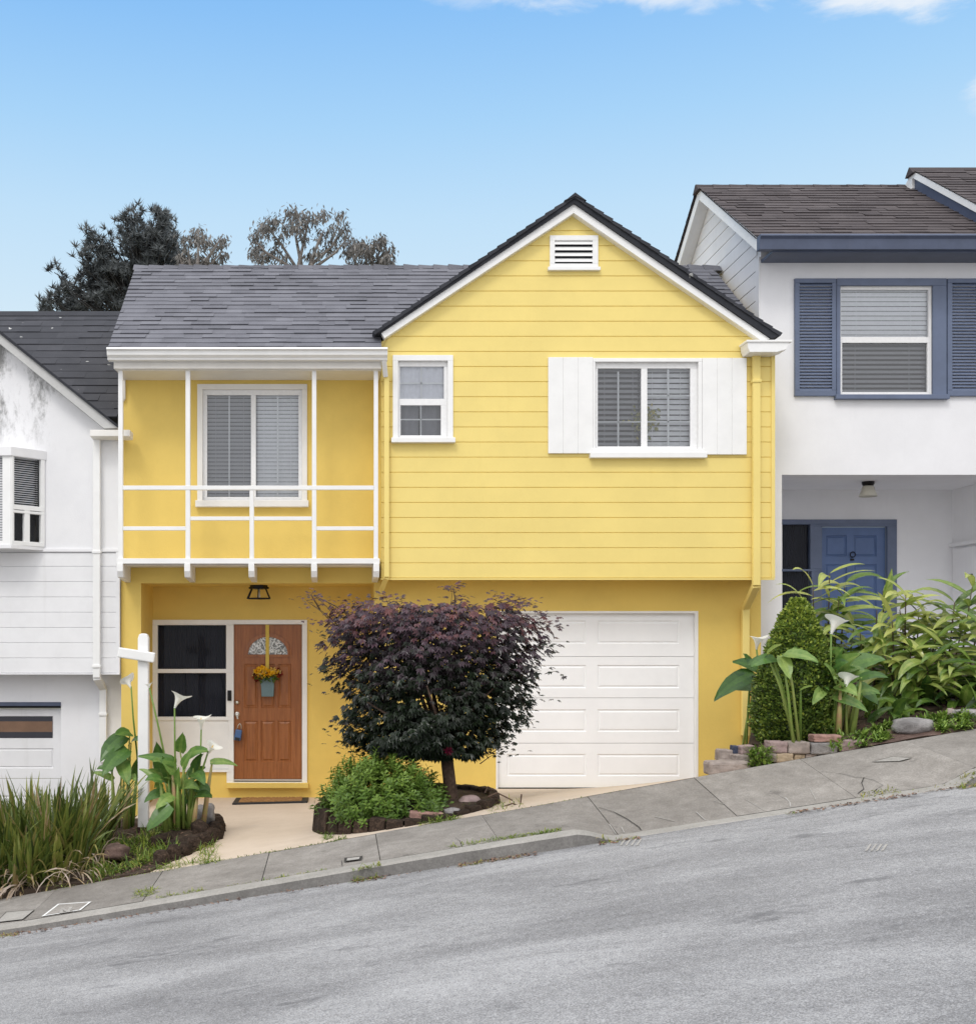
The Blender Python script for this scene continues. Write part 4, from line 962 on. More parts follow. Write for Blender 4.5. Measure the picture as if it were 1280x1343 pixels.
for a_,b_ in ((1041,1095),(1240.7,1294)):
    mb = MB(); o_ = prect((a_,366,b_,520),YW); wdt = 6.2*YW/F; i_ = (o_[0]+wdt,o_[1]-wdt*.9,o_[2]+.07,o_[3]-.055)
    ring(mb, o_, [i_], YW-.04, .037); n = 34; ph_ = (i_[3]-i_[2])/n
    sh = mb.build('shutter', M['blue'], HR, bevel=.004)
    mb = MB()
    for k in range(n):
        z0 = i_[2]+k*ph_; mb.hexa([(i_[0],YW-.036,z0),(i_[1],YW-.036,z0),(i_[1],YW-.010,z0+ph_*.62),(i_[0],YW-.010,z0+ph_*.62),(i_[0],YW-.033,z0+ph_*.36),(i_[1],YW-.033,z0+ph_*.36),(i_[1],YW-.006,z0+ph_*.98),(i_[0],YW-.006,z0+ph_*.98)])
    mb.build('slat', M['blue'], sh)
# porch: door, sidelight, cupboard
mb = MB(); fo = prect((1020,681.5,1175,960),YP); hs = [prect((1022,688,1061.5,746.5),YP),prect((1022,749.5,1063,960),YP),prect((1077,690.8,1162.5,960),YP)]
ring(mb, fo, hs, YP-.03, .09); fr2 = mb.build('door_frame', M['blue'], HR, bevel=.004)
for h_ in hs[:2]: quadpart('pane', (h_[0]-.004,h_[1]+.004,h_[2]-.004,h_[3]+.004), YP+.03, M['glass_dark'], fr2)
mb = MB(); r_ = prect((1020,684,1065,960),YP); n=16; wd=(r_[1]-r_[0])/n
for i in range(n): mb.prism([(r_[0]+i*wd,YP+.11),(r_[0]+(i+.5)*wd,YP+.09),(r_[0]+(i+1)*wd,YP+.11)], r_[2], r_[3], 'z')
mb.build('pleated_screen', bpy.data.materials['charcoal_screen'], fr2)
mb = MB(); pn = [prect((1083.8,702,1111.8,729.5),YP),prect((1121,702,1151,729.5),YP),prect((1083.8,740,1111.8,821),YP),prect((1121,740,1151,821),YP),prect((1083.8,830,1111.8,930),YP),prect((1121,830,1151,930),YP)]
panel_face(mb, prect((1077.3,691.2,1162,960),YP), pn, YP+.03, .014, .014); bd = mb.build('front_door', M['blue_door'], HR)
mb = MB(); c_ = P(1117.5,729.5,YP+.02); mb.tube([c_+Vector((.035*math.cos(t),-.02,.035*math.sin(t)+.02)) for t in [math.pi*2*k/14 for k in range(15)]], .007); mb.box(c_.x-.02,c_.x+.02,YP-.0,YP+.03,c_.z-.06,c_.z-.035); mb.build('door_knocker', M['black_metal'], bd, smooth=False)
mb = MB(); zt = Z(713,YP); mb.box(xw1-.03,xw1-.001,YP-.9,YP-.08,1.4,zt-.08); mb.box(xw1-.05,xw1-.001,YP-.98,YP-.002,zt-.05,zt); cb = mb.build('cupboard_door', M['stucco_grey'], HR, bevel=.006)
mb = MB(); mb.box(xw1-.06,xw1-.03,YP-.55,YP-.5,2.62,2.66); mb.build('latch', M['black_metal'], cb, bevel=.004)
pl = Vector((X(1138.5,14.5),14.5,zp)); PL = thing('porch_light', 'frosted glass bell ceiling lamp under the pale grey porch ceiling', 'ceiling lamp', pl)
mb = MB(); mb.lathe([(.075,-.002),(.075,-.03),(.06,-.055),(.001,-.06)], pl, 18); mb.build('canopy', M['black_metal'], PL, smooth=False)
mb = MB(); mb.lathe([(.055,-.05),(.075,-.075),(.085,-.12),(.11,-.185),(.105,-.19),(.08,-.13),(.001,-.10)], pl, 20); mb.build('shade', M['frosted'], PL, smooth=True)
# ================================================================== NEXT HOUSE UP THE HILL
HU = thing('uphill_house', 'slate blue gable corner and brown roof rising above the pale grey house', 'house', (10,YW,1.8))
xu = 7.82; yu0, yur = 13.2, 15.5; zur = Z(222,15.5); zu0 = zur-.68*(yur-yu0)
mb = MB(); mb.poly([(xu+.03,YW,4.85),(xu+.03,YW,zur-.68*(yur-YW)-.1),(xu+.03,yur,zur-.1),(xu+.03,yur*2-yu0-.3,zu0+.1),(xu+.03,yur*2-yu0-.3,4.85)]); mb.poly([(8.342,YW-.01,.5),(14,YW-.01,.5),(14,YW-.01,zu0+.3),(8.342,YW-.01,zu0+.3)]); mb.build('wall', M['blue_dark'], HU)
mb = MB(); su = math.hypot(yur-yu0,zur-zu0)
shingles(mb, (0,yu0,zu0), (1,0,0), (0,yur-yu0,zur-zu0), [(xu-.02,0),(14,0),(14,su),(xu-.02,su)], course=.135, tab=(.15,.4), seed=41, rag=.004)
mb.poly([(xu,yur,zur),(14,yur,zur),(14,yur*2-yu0,zu0),(xu,yur*2-yu0,zu0)],0,.3); mb.prism([(yur-.11,zur-.08),(yur,zur+.03),(yur+.11,zur-.08)], xu-.05, 14, 'x', 0, .35)
mb.build('roof', M['shingle_brown'], HU)
mb = MB(); mb.hexa([(xu-.01,yu0,zu0-.11),(xu+.06,yu0,zu0-.11),(xu+.06,yur,zur-.11),(xu-.01,yur,zur-.11),(xu-.01,yu0,zu0-.015),(xu+.06,yu0,zu0-.015),(xu+.06,yur,zur-.015),(xu-.01,yur,zur-.015)])
mb.hexa([(xu-.01,yur*2-yu0,zu0-.2),(xu+.06,yur*2-yu0,zu0-.2),(xu+.06,yur+.001,zur-.25),(xu-.01,yur+.001,zur-.25),(xu-.01,yur*2-yu0,zu0-.015),(xu+.06,yur*2-yu0,zu0-.015),(xu+.06,yur+.001,zur-.015),(xu-.01,yur+.001,zur-.015)])
mb.build('rake_board', M['white'], HU, bevel=.004)
# ================================================================== PLANTS
q = random.Random(77)
UP = Vector((0,0,1))
def blade(mb, base, dir0, L, W, droop=.5, fold=.25, n=5, prof=None, tone=.5, up=None, twist=0.):
    """a leaf blade as a curved folded ribbon that sags under its weight"""
    prof = prof or (lambda t: max(0,math.sin(math.pi*min(1,.12+t*.88)))**.7 if t < .999 else 0)
    p = Vector(base); d = Vector(dir0).normalized(); rows = []
    hz = Vector((d.x,d.y,0)); hz = hz.normalized() if hz.length > 1e-4 else Vector((1,0,0))
    for i in range(n+1):
        t = i/n
        s = d.cross(up or UP); s = s.normalized() if s.length > 1e-4 else hz.cross(UP)
        if twist: s = Matrix.Rotation(twist*t,3,d) @ s
        nn = s.cross(d).normalized(); w = W*.5*prof(t)
        rows.append((p - s*w + nn*w*fold, p.copy(), p + s*w + nn*w*fold))
        d = (d + Vector((0,0,-droop/n*(.4+1.2*t)))).normalized(); p = p + d*(L/n)
    if W > .06:
        ph = q.uniform(0,6.28); out = []
        for i,(l,m,r) in enumerate(rows):
            wv = W*.07*math.sin(i*2.1+ph); nn = (l-m).cross(r-m); nn = nn.normalized() if nn.length > 1e-7 else UP
            out.append((l+nn*wv, m.lerp(l,.28), m.lerp(r,.28), r-nn*wv))
        for i,(a,b) in enumerate(zip(out,out[1:])):
            e1, e2 = q.uniform(-.06,.06), q.uniform(-.06,.06)
            mb.faces([*a,*b],[(0,1,5,4)],0,tone+e1); mb.faces([*a,*b],[(1,2,6,5)],0,tone+.10); mb.faces([*a,*b],[(2,3,7,6)],0,tone+e2)
    else:
        for a,b in zip(rows,rows[1:]):
            mb.faces([a[0],a[1],a[2],b[0],b[1],b[2]], [(0,1,4,3),(1,2,5,4)], 0, tone)
    return p
LANCE = lambda t: max(0,math.sin(math.pi*min(1,t**.75)))**.85 if 0 < t < 1 else 0.02
HEART = lambda t: [.62,.98,1.,.9,.7,.42,.0][min(6,int(t*6+.001))] if t < .999 else 0.0
STRAP = lambda t: 1.0 - .15*t if t < .75 else max(0.,(1-t)/.25*.88)

def crown_poly(y, prof):
    for (a,l,r),(b,l2,r2) in zip(prof,prof[1:]):
        if a <= y <= b: t=(y-a)/(b-a); return l+(l2-l)*t, r+(r2-r)*t
    return None
# ------------------------------------------------------------------ the purple maple
TY = 10.8; tb = P(592,1062,TY); tb.z = .20
MT = thing('maple_tree', 'dark purple Japanese maple with twiggy spreading crown between oak door and garage', 'tree', tb)
prof = [(792,430,690),(800,424,700),(815,417,716),(840,416,722),(860,419,721),(880,426,713),(900,436,706),(920,441,701),(940,446,692),(960,444,677),(972,445,668),(984,465,652),(993,540,640)]
mb = MB()
sp_ = P(586,995,TY)
mb.tube([tb+Vector((0,0,-.1)), tb+Vector((.0,0,.1)), P(590,1030,TY), sp_], [.088,.072,.062,.06], 10)
limbs = []
for (px,py,dy) in ((470,850,.1),(520,830,-.35),(560,820,.3),(600,815,-.2),(640,830,.25),(680,840,-.1),(650,900,-.4),(480,920,-.4),(560,900,-.55),(500,960,.3),(690,880,.1),(455,880,.0),(620,950,.45),(530,800,.1)):
    e = P(px,py,TY+dy); m_ = sp_.lerp(e,.45)+Vector((q.uniform(-.06,.06),q.uniform(-.06,.06),.06)); limbs.append((m_,e))
    mb.tube([sp_-Vector((0,0,.03)), m_, e], [.032,.018,.006], 6)
for (pts) in ([(470,815),(440,795),(418,784),(402,788)],[(420,800),(408,780),(414,774)],[(594,810),(597,785),(594,770)],[(640,806),(665,790),(690,784)]):
    mb.tube([P(a,b,TY) for a,b in pts], [.008,.006,.004,.003][:len(pts)], 5)
tw = mb
def palmate(mb, c, nrm, ax, r, tone, lob=5):
    nrm = nrm.normalized(); ax = (ax - nrm*ax.dot(nrm)).normalized(); sd = nrm.cross(ax)
    angs = (-1.25,-.62,0,.62,1.25) if lob==5 else (-.8,0,.8)
    for a in angs:
        l = r*(1. if a==0 else (.9 if abs(a)<.9 else .62)); d = ax*math.cos(a)+sd*math.sin(a); s = ax*-math.sin(a)+sd*math.cos(a)
        mb.faces([c, c+d*l*.5-s*l*.2, c+d*l-nrm*l*.22, c+d*l*.5+s*l*.2], [(0,1,2,3)], 0, tone)
mb = MB(); nleaf = 0
holes_ = [(560,917,14),(575,925,9),(640,985,10),(500,945,6),(610,975,7)]
while nleaf < 11200:
    py = q.uniform(793,992); lr = crown_poly(py, prof)
    half = (lr[1]-lr[0])/2*.925; mid = (lr[0]+lr[1])/2
    # layered fronds: quantise height a little so that sprays lie in tiers
    a = q.uniform(0,2*math.pi); rr_ = (q.random()**.42)*(1.0+.09*math.sin(5*a+py*.07)+.08*math.sin(9*a+py*.19))
    x = mid + half*rr_*math.cos(a); dy = .55*half*TY/F*rr_*math.sin(a)
    if any((x-h[0])**2+(py-h[1])**2 < h[2]**2 for h in holes_) and q.random()<.93: continue
    dens = .5+.5*math.sin(x*.10+dy*6+1.5*math.sin(py*.05))*math.sin(py*.21+x*.04)
    if q.random() > .22+.85*dens: continue
    if py < 806 and q.random() > .30 + .5*math.sin(x*.09)**2: continue
    Yl = TY+dy; c = P(x,py,TY); c.y = Yl
    out = Vector((math.cos(a),math.sin(a)*.8,0)); 
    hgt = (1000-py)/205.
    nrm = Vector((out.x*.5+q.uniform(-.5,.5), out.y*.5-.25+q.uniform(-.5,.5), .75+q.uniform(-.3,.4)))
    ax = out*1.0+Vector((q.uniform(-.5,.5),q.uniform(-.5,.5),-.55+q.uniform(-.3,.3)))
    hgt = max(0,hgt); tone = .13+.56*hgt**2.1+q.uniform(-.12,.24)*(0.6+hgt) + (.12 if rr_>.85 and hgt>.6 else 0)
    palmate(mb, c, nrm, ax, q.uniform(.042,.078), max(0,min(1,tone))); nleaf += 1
# feathery sprays on top and at the sides
spr = [(450,800),(470,790),(487,795),(505,783),(520,788),(538,797),(560,800),(597,787),(594,770),(610,798),(630,800),(648,790),(660,783),(675,788),(690,792),(705,806),(722,812),(728,822),(720,845),(715,880),(700,915),(690,945),(672,978),(655,990),(428,880),(424,830),(418,815),(440,905),(443,950),(445,975),(470,985),(402,788),(412,780),(425,786),(438,793),(408,792),(640,806),(580,803)]
for (px,py) in spr:
    if py > 806: px = 572+(px-572)*.965
    c0 = P(px,py,TY+q.uniform(-.2,.2)); cc = P(572+(px-572)*.72,max(py+12,830),TY); tw.tube([cc,cc.lerp(c0,.6)+Vector((0,0,.02)),c0],[.006,.004,.002],4); n_ = 26 if py < 800 else 20
    if px < 440 and py < 800: n_ = 8
    for i in range(n_):
        c = c0+Vector((q.gauss(0,.085),q.gauss(0,.09),q.gauss(0,.035)))
        nrm = Vector((q.uniform(-.5,.5),q.uniform(-.6,.2),1)); ax = Vector((q.uniform(-1,1),q.uniform(-1,.4),q.uniform(-.5,.3)))
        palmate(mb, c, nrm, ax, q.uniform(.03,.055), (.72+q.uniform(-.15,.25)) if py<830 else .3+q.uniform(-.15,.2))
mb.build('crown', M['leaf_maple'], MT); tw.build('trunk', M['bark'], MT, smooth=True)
mb = MB(); c0 = P(588,985,TY-.35)
for i in range(40):
    d_ = Vector((q.gauss(0,1),q.gauss(0,1),q.gauss(0,1))).normalized(); s_ = d_.orthogonal().normalized(); mb.poly([c0+d_*.01-s_*.012, c0+d_*.05, c0+d_*.01+s_*.012],0,q.uniform(.05,.25))
mb.build('red_flower', leafmat('crimson_petal',[(0,(.10,.004,.02)),(1,(.22,.01,.05))]), MT)

# ------------------------------------------------------------------ its bed: edging, soil, shrub, stones
EC = (.67, 10.92); EA, EB = .87, 1.07
ztop = lambda x: .235+.10*max(0,(x-.2))
mb = MB(); g_ = []
for i in range(13):
    rr_ = i/12
    g_.append([(EC[0]+EA*.93*rr_*math.cos(2*math.pi*k/40), EC[1]+EB*.93*rr_*math.sin(2*math.pi*k/40), ztop(EC[0]+EA*rr_*math.cos(2*math.pi*k/40))-.05+.06*(1-rr_)+q.uniform(-.015,.015)) for k in range(40)])
for i in range(12):
    for k in range(40): mb.poly([g_[i][k],g_[i][(k+1)%40],g_[i+1][(k+1)%40],g_[i+1][k]])
tag(mb.build('soil_bed', M['soil'], smooth=True), None, None, None, 'structure')
ED = thing('brick_edging', 'curved low edging of blackened mossy bricks around the maple bed', 'edging', (EC[0],EC[1]-EB,.1))
mb = MB(); n = 34
for k in range(n):
    a0 = 2*math.pi*(k+.04)/n; a1 = 2*math.pi*(k+.96)/n; r0,r1 = .90,1.0; j = q.uniform(-.012,.012); t_ = q.uniform(-.02,.015)
    pt = lambda a,r: (EC[0]+(EA*r+j)*math.cos(a), EC[1]+(EB*r+j)*math.sin(a))
    P4 = [pt(a0,r1),pt(a1,r1),pt(a1,r0),pt(a0,r0)]
    zb = min(zyard(min(4,max(-2.2,p_[0])),max(9.73,p_[1])) for p_ in P4)-.04; zt_ = ztop(P4[0][0])+t_
    lean = 1.03
    lo = [(EC[0]+(p_[0]-EC[0])*(lean if i<2 else 1),EC[1]+(p_[1]-EC[1])*(lean if i<2 else 1),zb) for i,p_ in enumerate(P4)]
    mb.hexa(lo+[(p_[0],p_[1],zt_+q.uniform(-.008,.008)) for p_ in P4])
mb.build('bricks', M['mossbrick'], ED, bevel=.012)
def stone(name, label, cat, c, size, mat, rot=0., seed=0, sub=3, rough=.12, squash=.8):
    bm = bmesh.new(); bmesh.ops.create_icosphere(bm, subdivisions=sub, radius=1); r_ = random.Random(seed); ph = [r_.uniform(0,6) for _ in range(6)]
    for v in bm.verts:
        p_ = v.co; k = 1+rough*(math.sin(3*p_.x+ph[0])*math.sin(2.5*p_.y+ph[1])+.5*math.sin(6*p_.z+ph[2]+4*p_.x)+.3*math.sin(11*p_.y+ph[3]))
        f_ = lambda t: math.copysign(abs(t)**squash, t)
        v.co = Vector((f_(p_.x)*size[0]*k, f_(p_.y)*size[1]*k, f_(p_.z)*size[2]*k))
    me = bpy.data.meshes.new(name); bm.to_mesh(me); bm.free(); me.materials.append(mat)
    for p_ in me.polygons: p_.use_smooth = True
    o = bpy.data.objects.new(name, me); COL.objects.link(o); o.location = c; o.rotation_euler = (0,0,rot); return tag(o, label, cat)
def block(label, px0,py0,px1,py1, Y, mat, dep=.16, rot=0., name='garden_block', cat='block', group='loose blocks edging the right bed', round_=.012, roll=0.):
    w_ = (px1-px0)*Y/F; h_ = (py1-py0)*Y/F; bm = bmesh.new(); bmesh.ops.create_cube(bm, size=1)
    bmesh.ops.subdivide_edges(bm, edges=bm.edges[:], cuts=3, use_grid_fill=True)
    for v in bm.verts: v.co = Vector((v.co.x*w_+q.uniform(-.004,.004), v.co.y*dep+q.uniform(-.004,.004), v.co.z*h_+q.uniform(-.003,.003)))
    me = bpy.data.meshes.new(name); bm.to_mesh(me); bm.free(); me.materials.append(mat)
    o = bpy.data.objects.new(name, me); COL.objects.link(o); c = P((px0+px1)/2,(py0+py1)/2,Y); o.location = (c.x,Y+dep/2,c.z); o.rotation_euler = (0,roll,rot)
    b = o.modifiers.new('edge','BEVEL'); b.width = round_; b.segments = 2; b.limit_method = 'ANGLE'; b.angle_limit = math.radians(40)
    return tag(o, label, cat, group)
block('loose pink brick lying on the edging left of the maple trunk', 538,1066,582,1075.5, 9.98, M['brick'], .10, .03, 'loose_brick', 'brick', None, roll=.05)
stone('garden_stone','rounded grey stone at the foot of the maple trunk','stone', P(594,1067,10.1), (.075,.06,.05), M['rock'], 0, 3)
stone('garden_stone','reddish stone in dark moss right of the maple trunk','stone', P(616,1052,10.6), (.11,.08,.06), M['block_mauve'], .3, 5)
SH = thing('green_shrub', 'bright green leafy shrub mounding over the mossy bricks below the maple', 'shrub', (.33,10.6,.2))
mb = MB(); mb2 = MB()
for i in range(1150):
    a = q.uniform(0,2*math.pi); el = math.acos(q.uniform(-.05,1)); rr_ = q.uniform(.78,1.04)*(1+.08*math.sin(5*a)+.06*math.sin(9*a+3*el))
    d_ = Vector((math.sin(el)*math.cos(a),math.sin(el)*math.sin(a),math.cos(el)))
    c = Vector((.47+.61*rr_*d_.x, 10.62+.66*rr_*d_.y, .2+.54*rr_*d_.z - .10*max(0,d_.x)))
    if c.z < .2 and d_.y > -.2: continue
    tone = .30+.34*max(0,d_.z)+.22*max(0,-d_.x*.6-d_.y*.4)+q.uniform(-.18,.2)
    st = (d_+Vector((q.uniform(-.4,.4),q.uniform(-.4,.4),.5))).normalized()
    mb2.tube([c-st*.09,c],[.004,.003],4,cap=False)
    for k in range(11):
        a2 = k*2.4; s1 = st.orthogonal().normalized(); s2 = st.cross(s1)
        ld = (s1*math.cos(a2)+s2*math.sin(a2)+st*(.1+.08*k)).normalized(); b_ = c-st*.07+st*.009*k
        L_ = q.uniform(.04,.065); s_ = ld.cross(st); s_ = s_.normalized()*L_*.2
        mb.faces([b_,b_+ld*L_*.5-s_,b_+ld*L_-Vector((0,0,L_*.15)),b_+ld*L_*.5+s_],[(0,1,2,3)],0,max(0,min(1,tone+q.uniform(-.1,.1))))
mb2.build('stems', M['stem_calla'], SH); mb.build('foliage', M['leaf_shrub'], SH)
# low weeds to the right of the trunk
def tuft(mb, c, n, L, spread=.5, tones=(.3,.7), w=.008):
    for i in range(n):
        a = q.uniform(0,6.283); d_ = Vector((math.cos(a)*spread*q.random(),math.sin(a)*spread*q.random(),1))
        blade(mb, Vector(c)+Vector((q.gauss(0,.03),q.gauss(0,.03),0)), d_, L*q.uniform(.5,1.1), w, q.uniform(.5,1.6), .2, 3, STRAP, q.uniform(*tones))
# ------------------------------------------------------------------ strap-leaved clump at the left
SC_ = thing('strap_leaf_clump', 'large clump of strappy green grass with dead straw leaves at left bottom corner', 'grass clump', (-2.9,10.6,-.4))
mb = MB(); mbd = MB(); n = 0
fans = [(q.uniform(-4.3,-2.0), 9.8+2.1*q.random()**1.2, q.uniform(0,6.28), q.uniform(-.15,.3)) for _ in range(240)]
fans = [f for f in fans if f[0] < -2.30-.10*max(0,10.6-f[1])+q.uniform(-.05,.08)]
for (fx,fy,fa,ft) in fans:
    zb_ = zleft(fx,fy)-.02; out = Vector((fx+2.95, fy-10.8, 0)); o_ = out.length; front = fy < 10.5; hm = q.uniform(.78,1.12)
    for k in range(13):
        x, y = fx+q.gauss(0,.035), fy+q.gauss(0,.035); sp_ = q.uniform(-.55,.55)
        d_ = Vector((math.cos(fa)*sp_+out.x*.28+q.uniform(-.08,.08), math.sin(fa)*sp_+out.y*.28-.05+q.uniform(-.08,.08), 1))
        L_ = q.uniform(.5,.92)*hm*min(1,.55+.5*max(0,y-9.8))*(.86 if x > -2.3 else 1)
        if q.random() < (.26 if front else .14): blade(mbd, (x,y,zb_), Vector((d_.x*2.2+q.uniform(-.6,.6),d_.y*2-.6,.9)), L_*q.uniform(.6,.95), q.uniform(.012,.022), q.uniform(1.8,3.6), .3, 7, STRAP, q.uniform(.80,1.), twist=q.uniform(-1.5,1.5))
        else: blade(mb, (x,y,zb_), d_, L_, q.uniform(.022,.040), q.uniform(.1,1.0), .35, 5, STRAP, max(0,min(.84,.33+ft*.9+q.gauss(0,.17))), twist=q.uniform(-.9,.9))
for i in range(300):
    x, y = q.uniform(-4.2,-2.1), q.uniform(9.78,10.4); z = zleft(x,y)
    blade(mbd, (x,y,z+.1*q.random()), Vector((q.uniform(-1,1),q.uniform(-1.2,-.1),q.uniform(.2,1.1))), q.uniform(.25,.5), q.uniform(.01,.018), q.uniform(1.5,3.2), .3, 6, STRAP, q.uniform(.72,1.), twist=q.uniform(-1.5,1.5))
mb.build('leaves', M['strap'], SC_); mbd.build('dead_leaves', M['strap'], SC_)
# grass and litter in the left bed
mb = MB(); n = 0
while n < 1500:
    px, py = q.uniform(120,232), q.uniform(1085,1168)
    y = 9.75+(1168-py)/83*1.5+q.uniform(-.1,.1); x = X(px,y)
    if x > lb_right(y)-.03 or py > 1168-(px-120)*.25: continue
    if math.sin(x*9)*math.sin(y*7+1) < -.35: continue
    blade(mb, (x,y,zleft(x,y)-.01), Vector((q.uniform(-.9,.9),q.uniform(-1,.5),1)), q.uniform(.05,.17), q.uniform(.006,.012), q.uniform(.4,2), .2, 3, STRAP, min(1,max(0,q.gauss(.5,.2)))); n += 1
tag(mb.build('grass', M['grass']), 'short weedy grass in the left planting bed', None, None, 'stuff')
mb = MB()
for i in range(1500):
    y = q.uniform(9.8,12.6); x = q.uniform(-2.2,lb_right(y)-.02)
    c = Vector((x,y,zleft(x,y)+q.uniform(.004,.02))); a = q.uniform(0,6.28); d_ = Vector((math.cos(a),math.sin(a),q.uniform(-.3,.4))); s_ = Vector((-math.sin(a),math.cos(a),q.uniform(-.4,.4)))*.35; l = q.uniform(.02,.05)
    mb.poly([c-d_*l*.5,c+s_*l*.5,c+d_*l*.5,c-s_*l*.5],0,q.uniform(.0,1))
tag(mb.build('leaf_litter', leafmat('dead_leaf',[(0,(.04,.02,.017)),(.5,(.11,.06,.05)),(1,(.27,.17,.12))],.8,.1,.2)), 'dry brown leaf litter on the left bed', None, None, 'stuff')
# ------------------------------------------------------------------ calla lilies
def calla_flower(parent, c, size, tilt, tone=.8):
    """a funnel spathe with a flared, pointed lip and a yellow spadix"""
    mb = MB(); n = 18; mt = Matrix.Rotation(tilt[0],3,'Y') @ Matrix.Rotation(tilt[1],3,'X'); rows = []
    for i in range(7):
        t = i/6; row = []
        for k in range(n):
            a = 2*math.pi*k/n; tip = max(0,math.cos(a))**4
            r = size*(.06+.16*t+.34*t**3.2*(1+.55*tip)); z = size*(t*.95-(t**5)*(.18-.30*tip)) + size*.25*t*(.5-.5*math.cos(a))*.6
            row.append(Vector(c)+mt@Vector((r*math.cos(a),r*math.sin(a),z)))
        rows.append(row)
    for a,b in zip(rows,rows[1:]):
        for k in range(n): mb.poly([a[k],a[(k+1)%n],b[(k+1)%n],b[k]],0,tone)
    f = mb.build('flower', M['petal'], parent, smooth=True)
    mb = MB(); mb.tube([Vector(c)+mt@Vector((0,0,size*k)) for k in (.15,.5,.85)], [size*.05,size*.055,size*.02], 8); mb.build('spadix', M['spadix'], f, smooth=True)
def calla(name_label, root, stems, leaves, flowers, Yd, group=None):
    T = thing('calla_lily', name_label, 'calla lily', root, group); ms = MB(); ml = MB(); root = Vector(root)
    for (bx,by,tx,ty,w_,tone,dy,dr) in leaves:      # leaf from stalk end (bx,by) to tip (tx,ty)
        b_ = P(bx,by,Yd+dy); t_ = P(tx,ty,Yd+dy-q.uniform(.05,.25)); d_ = t_-b_; L_ = d_.length
        r0 = root+Vector((q.gauss(0,.06),q.gauss(0,.06),0)); m1 = r0.lerp(b_,.55)+Vector((0,0,.08))
        ms.tube([r0,m1,b_],[.014,.011,.007],6,tone=q.uniform(.35,.7))
        up = Vector((q.uniform(-.2,.2),-.75,.66)); blade(ml, b_-d_*.08, d_+Vector((0,0,dr*.4*L_)), L_*1.12, w_, dr, .16, 6, HEART, tone, up=up)
    for i in range(stems):
        r0 = root+Vector((q.gauss(0,.085),q.gauss(0,.07),-.03)); h_ = q.uniform(.35,.72); e = r0+Vector(((r0.x-root.x)*.5+q.uniform(-.03,.03),(r0.y-root.y)*.5,h_))
        ld = Vector(((r0.x-root.x)*6+q.uniform(-.7,.7), (r0.y-root.y)*4-.35+q.uniform(-.5,.3), q.uniform(.1,.8)))
        blade(ml, e-ld.normalized()*.02, ld, q.uniform(.16,.30), q.uniform(.08,.15), q.uniform(.4,1.3), .18, 6, HEART, q.uniform(.2,.75), up=Vector((q.uniform(-.3,.3),-.7,.65)))
        ms.tube([r0,r0.lerp(e,.5)+Vector((0,0,.01)),e],[q.uniform(.024,.034),.023,.009],7,tone=q.choice([.45,.5,.6,.62,.8,.92]))
    ms.build('stems', M['stem_calla'], T, smooth=True); ml.build('leaves', M['leaf_calla'], T, smooth=True)
    for (fx,fy,sz,tx_,ty_,dy,rx,ry) in flowers:
        c = P(fx,fy,Yd+dy); r0 = P(rx,ry,Yd); mb = MB(); mb.tube([r0, r0.lerp(c,.6)+Vector((q.uniform(-.02,.02),0,.03)), c+Vector((0,0,.02))],[.012,.010,.008],6,tone=.35); st = mb.build('flower_stem', M['stem_calla'], T, smooth=True)
        calla_flower(T, c, sz*1.4, (tx_,ty_))
rt = P(235,1097,11.15); rt.z = zleft(rt.x,11.15)
calla('tall calla lily with thick pale stems in the left bed beside the white post', rt, 16,
  [(228,1000,183,992,.13,.45,0,.3),(236,985,240,962,.12,.5,.1,.2),(248,992,273,985,.15,.55,0,.7),(255,1015,268,1030,.14,.3,-.1,.8),(222,1022,195,1010,.13,.55,.1,.3),(215,1040,190,1052,.13,.35,-.1,.7),
   (222,1060,194,1090,.17,.38,-.35,.5),(245,1020,262,1000,.12,.45,.2,.3),(250,1035,240,1060,.12,.28,.15,.6),(212,1010,205,975,.15,.3,.3,.2),(228,1012,212,1000,.14,.62,-.1,.4),(240,1005,252,985,.11,.6,-.1,.2),(225,1045,205,1062,.12,.7,-.2,.6)],
  [(229,929,.115,.35,-.2,0,231,1060),(264,957,.10,.0,.15,0,255,1060),(273,989,.09,.55,.3,-.1,258,1040),(196,905,.05,-.2,0,.1,226,1040)], 11.15)
rt = P(163,1070,12.4); rt.z = zleft(rt.x,12.4)
calla('drooping dark calla lily between downspout and white post', rt, 5,
  [(162,968,133,1000,.20,.28,0,.9),(170,962,152,965,.17,.42,.0,.5),(165,985,135,1018,.20,.36,-.1,.7),(172,975,182,970,.14,.35,0,.6),(160,1000,168,1030,.16,.6,-.1,.4),(178,1020,186,990,.14,.4,.1,.3)],
  [(172,903,.10,-.6,-.5,0,182,1010)], 12.4)
# ------------------------------------------------------------------ sign post
xp = X(188.5,12.0); zb_ = zleft(xp,12.0)-.05
SP = thing('sign_post', 'bare white wooden yard sign post with short crossarm in left bed', 'sign post', (xp,12.0,zb_))
mb = MB(); wd = .054; zt_ = Z(831,12.0)
mb.prism([(xp-wd,zb_),(xp+wd,zb_),(xp+wd,zt_-.05),(xp+wd*.75,zt_-.012),(xp+wd*.3,zt_),(xp-wd*.3,zt_),(xp-wd*.75,zt_-.012),(xp-wd,zt_-.05)], 11.95, 12.05, 'y'); mb.build('post', M['white'], SP, bevel=.006)
mb = MB(); a_ = P(155,855.5,11.92); b_ = P(203,863,11.92); mb.bar(a_,b_,.05,.105); mb.build('crossarm', M['white'], SP, bevel=.012)
mb = MB(); mb.box(xp-.065,xp+.065,11.935,12.065,zb_,zb_+.11); mb.build('foot_bracket', plain('rusty_bracket',(.05,.025,.02),.8), SP, bevel=.004)
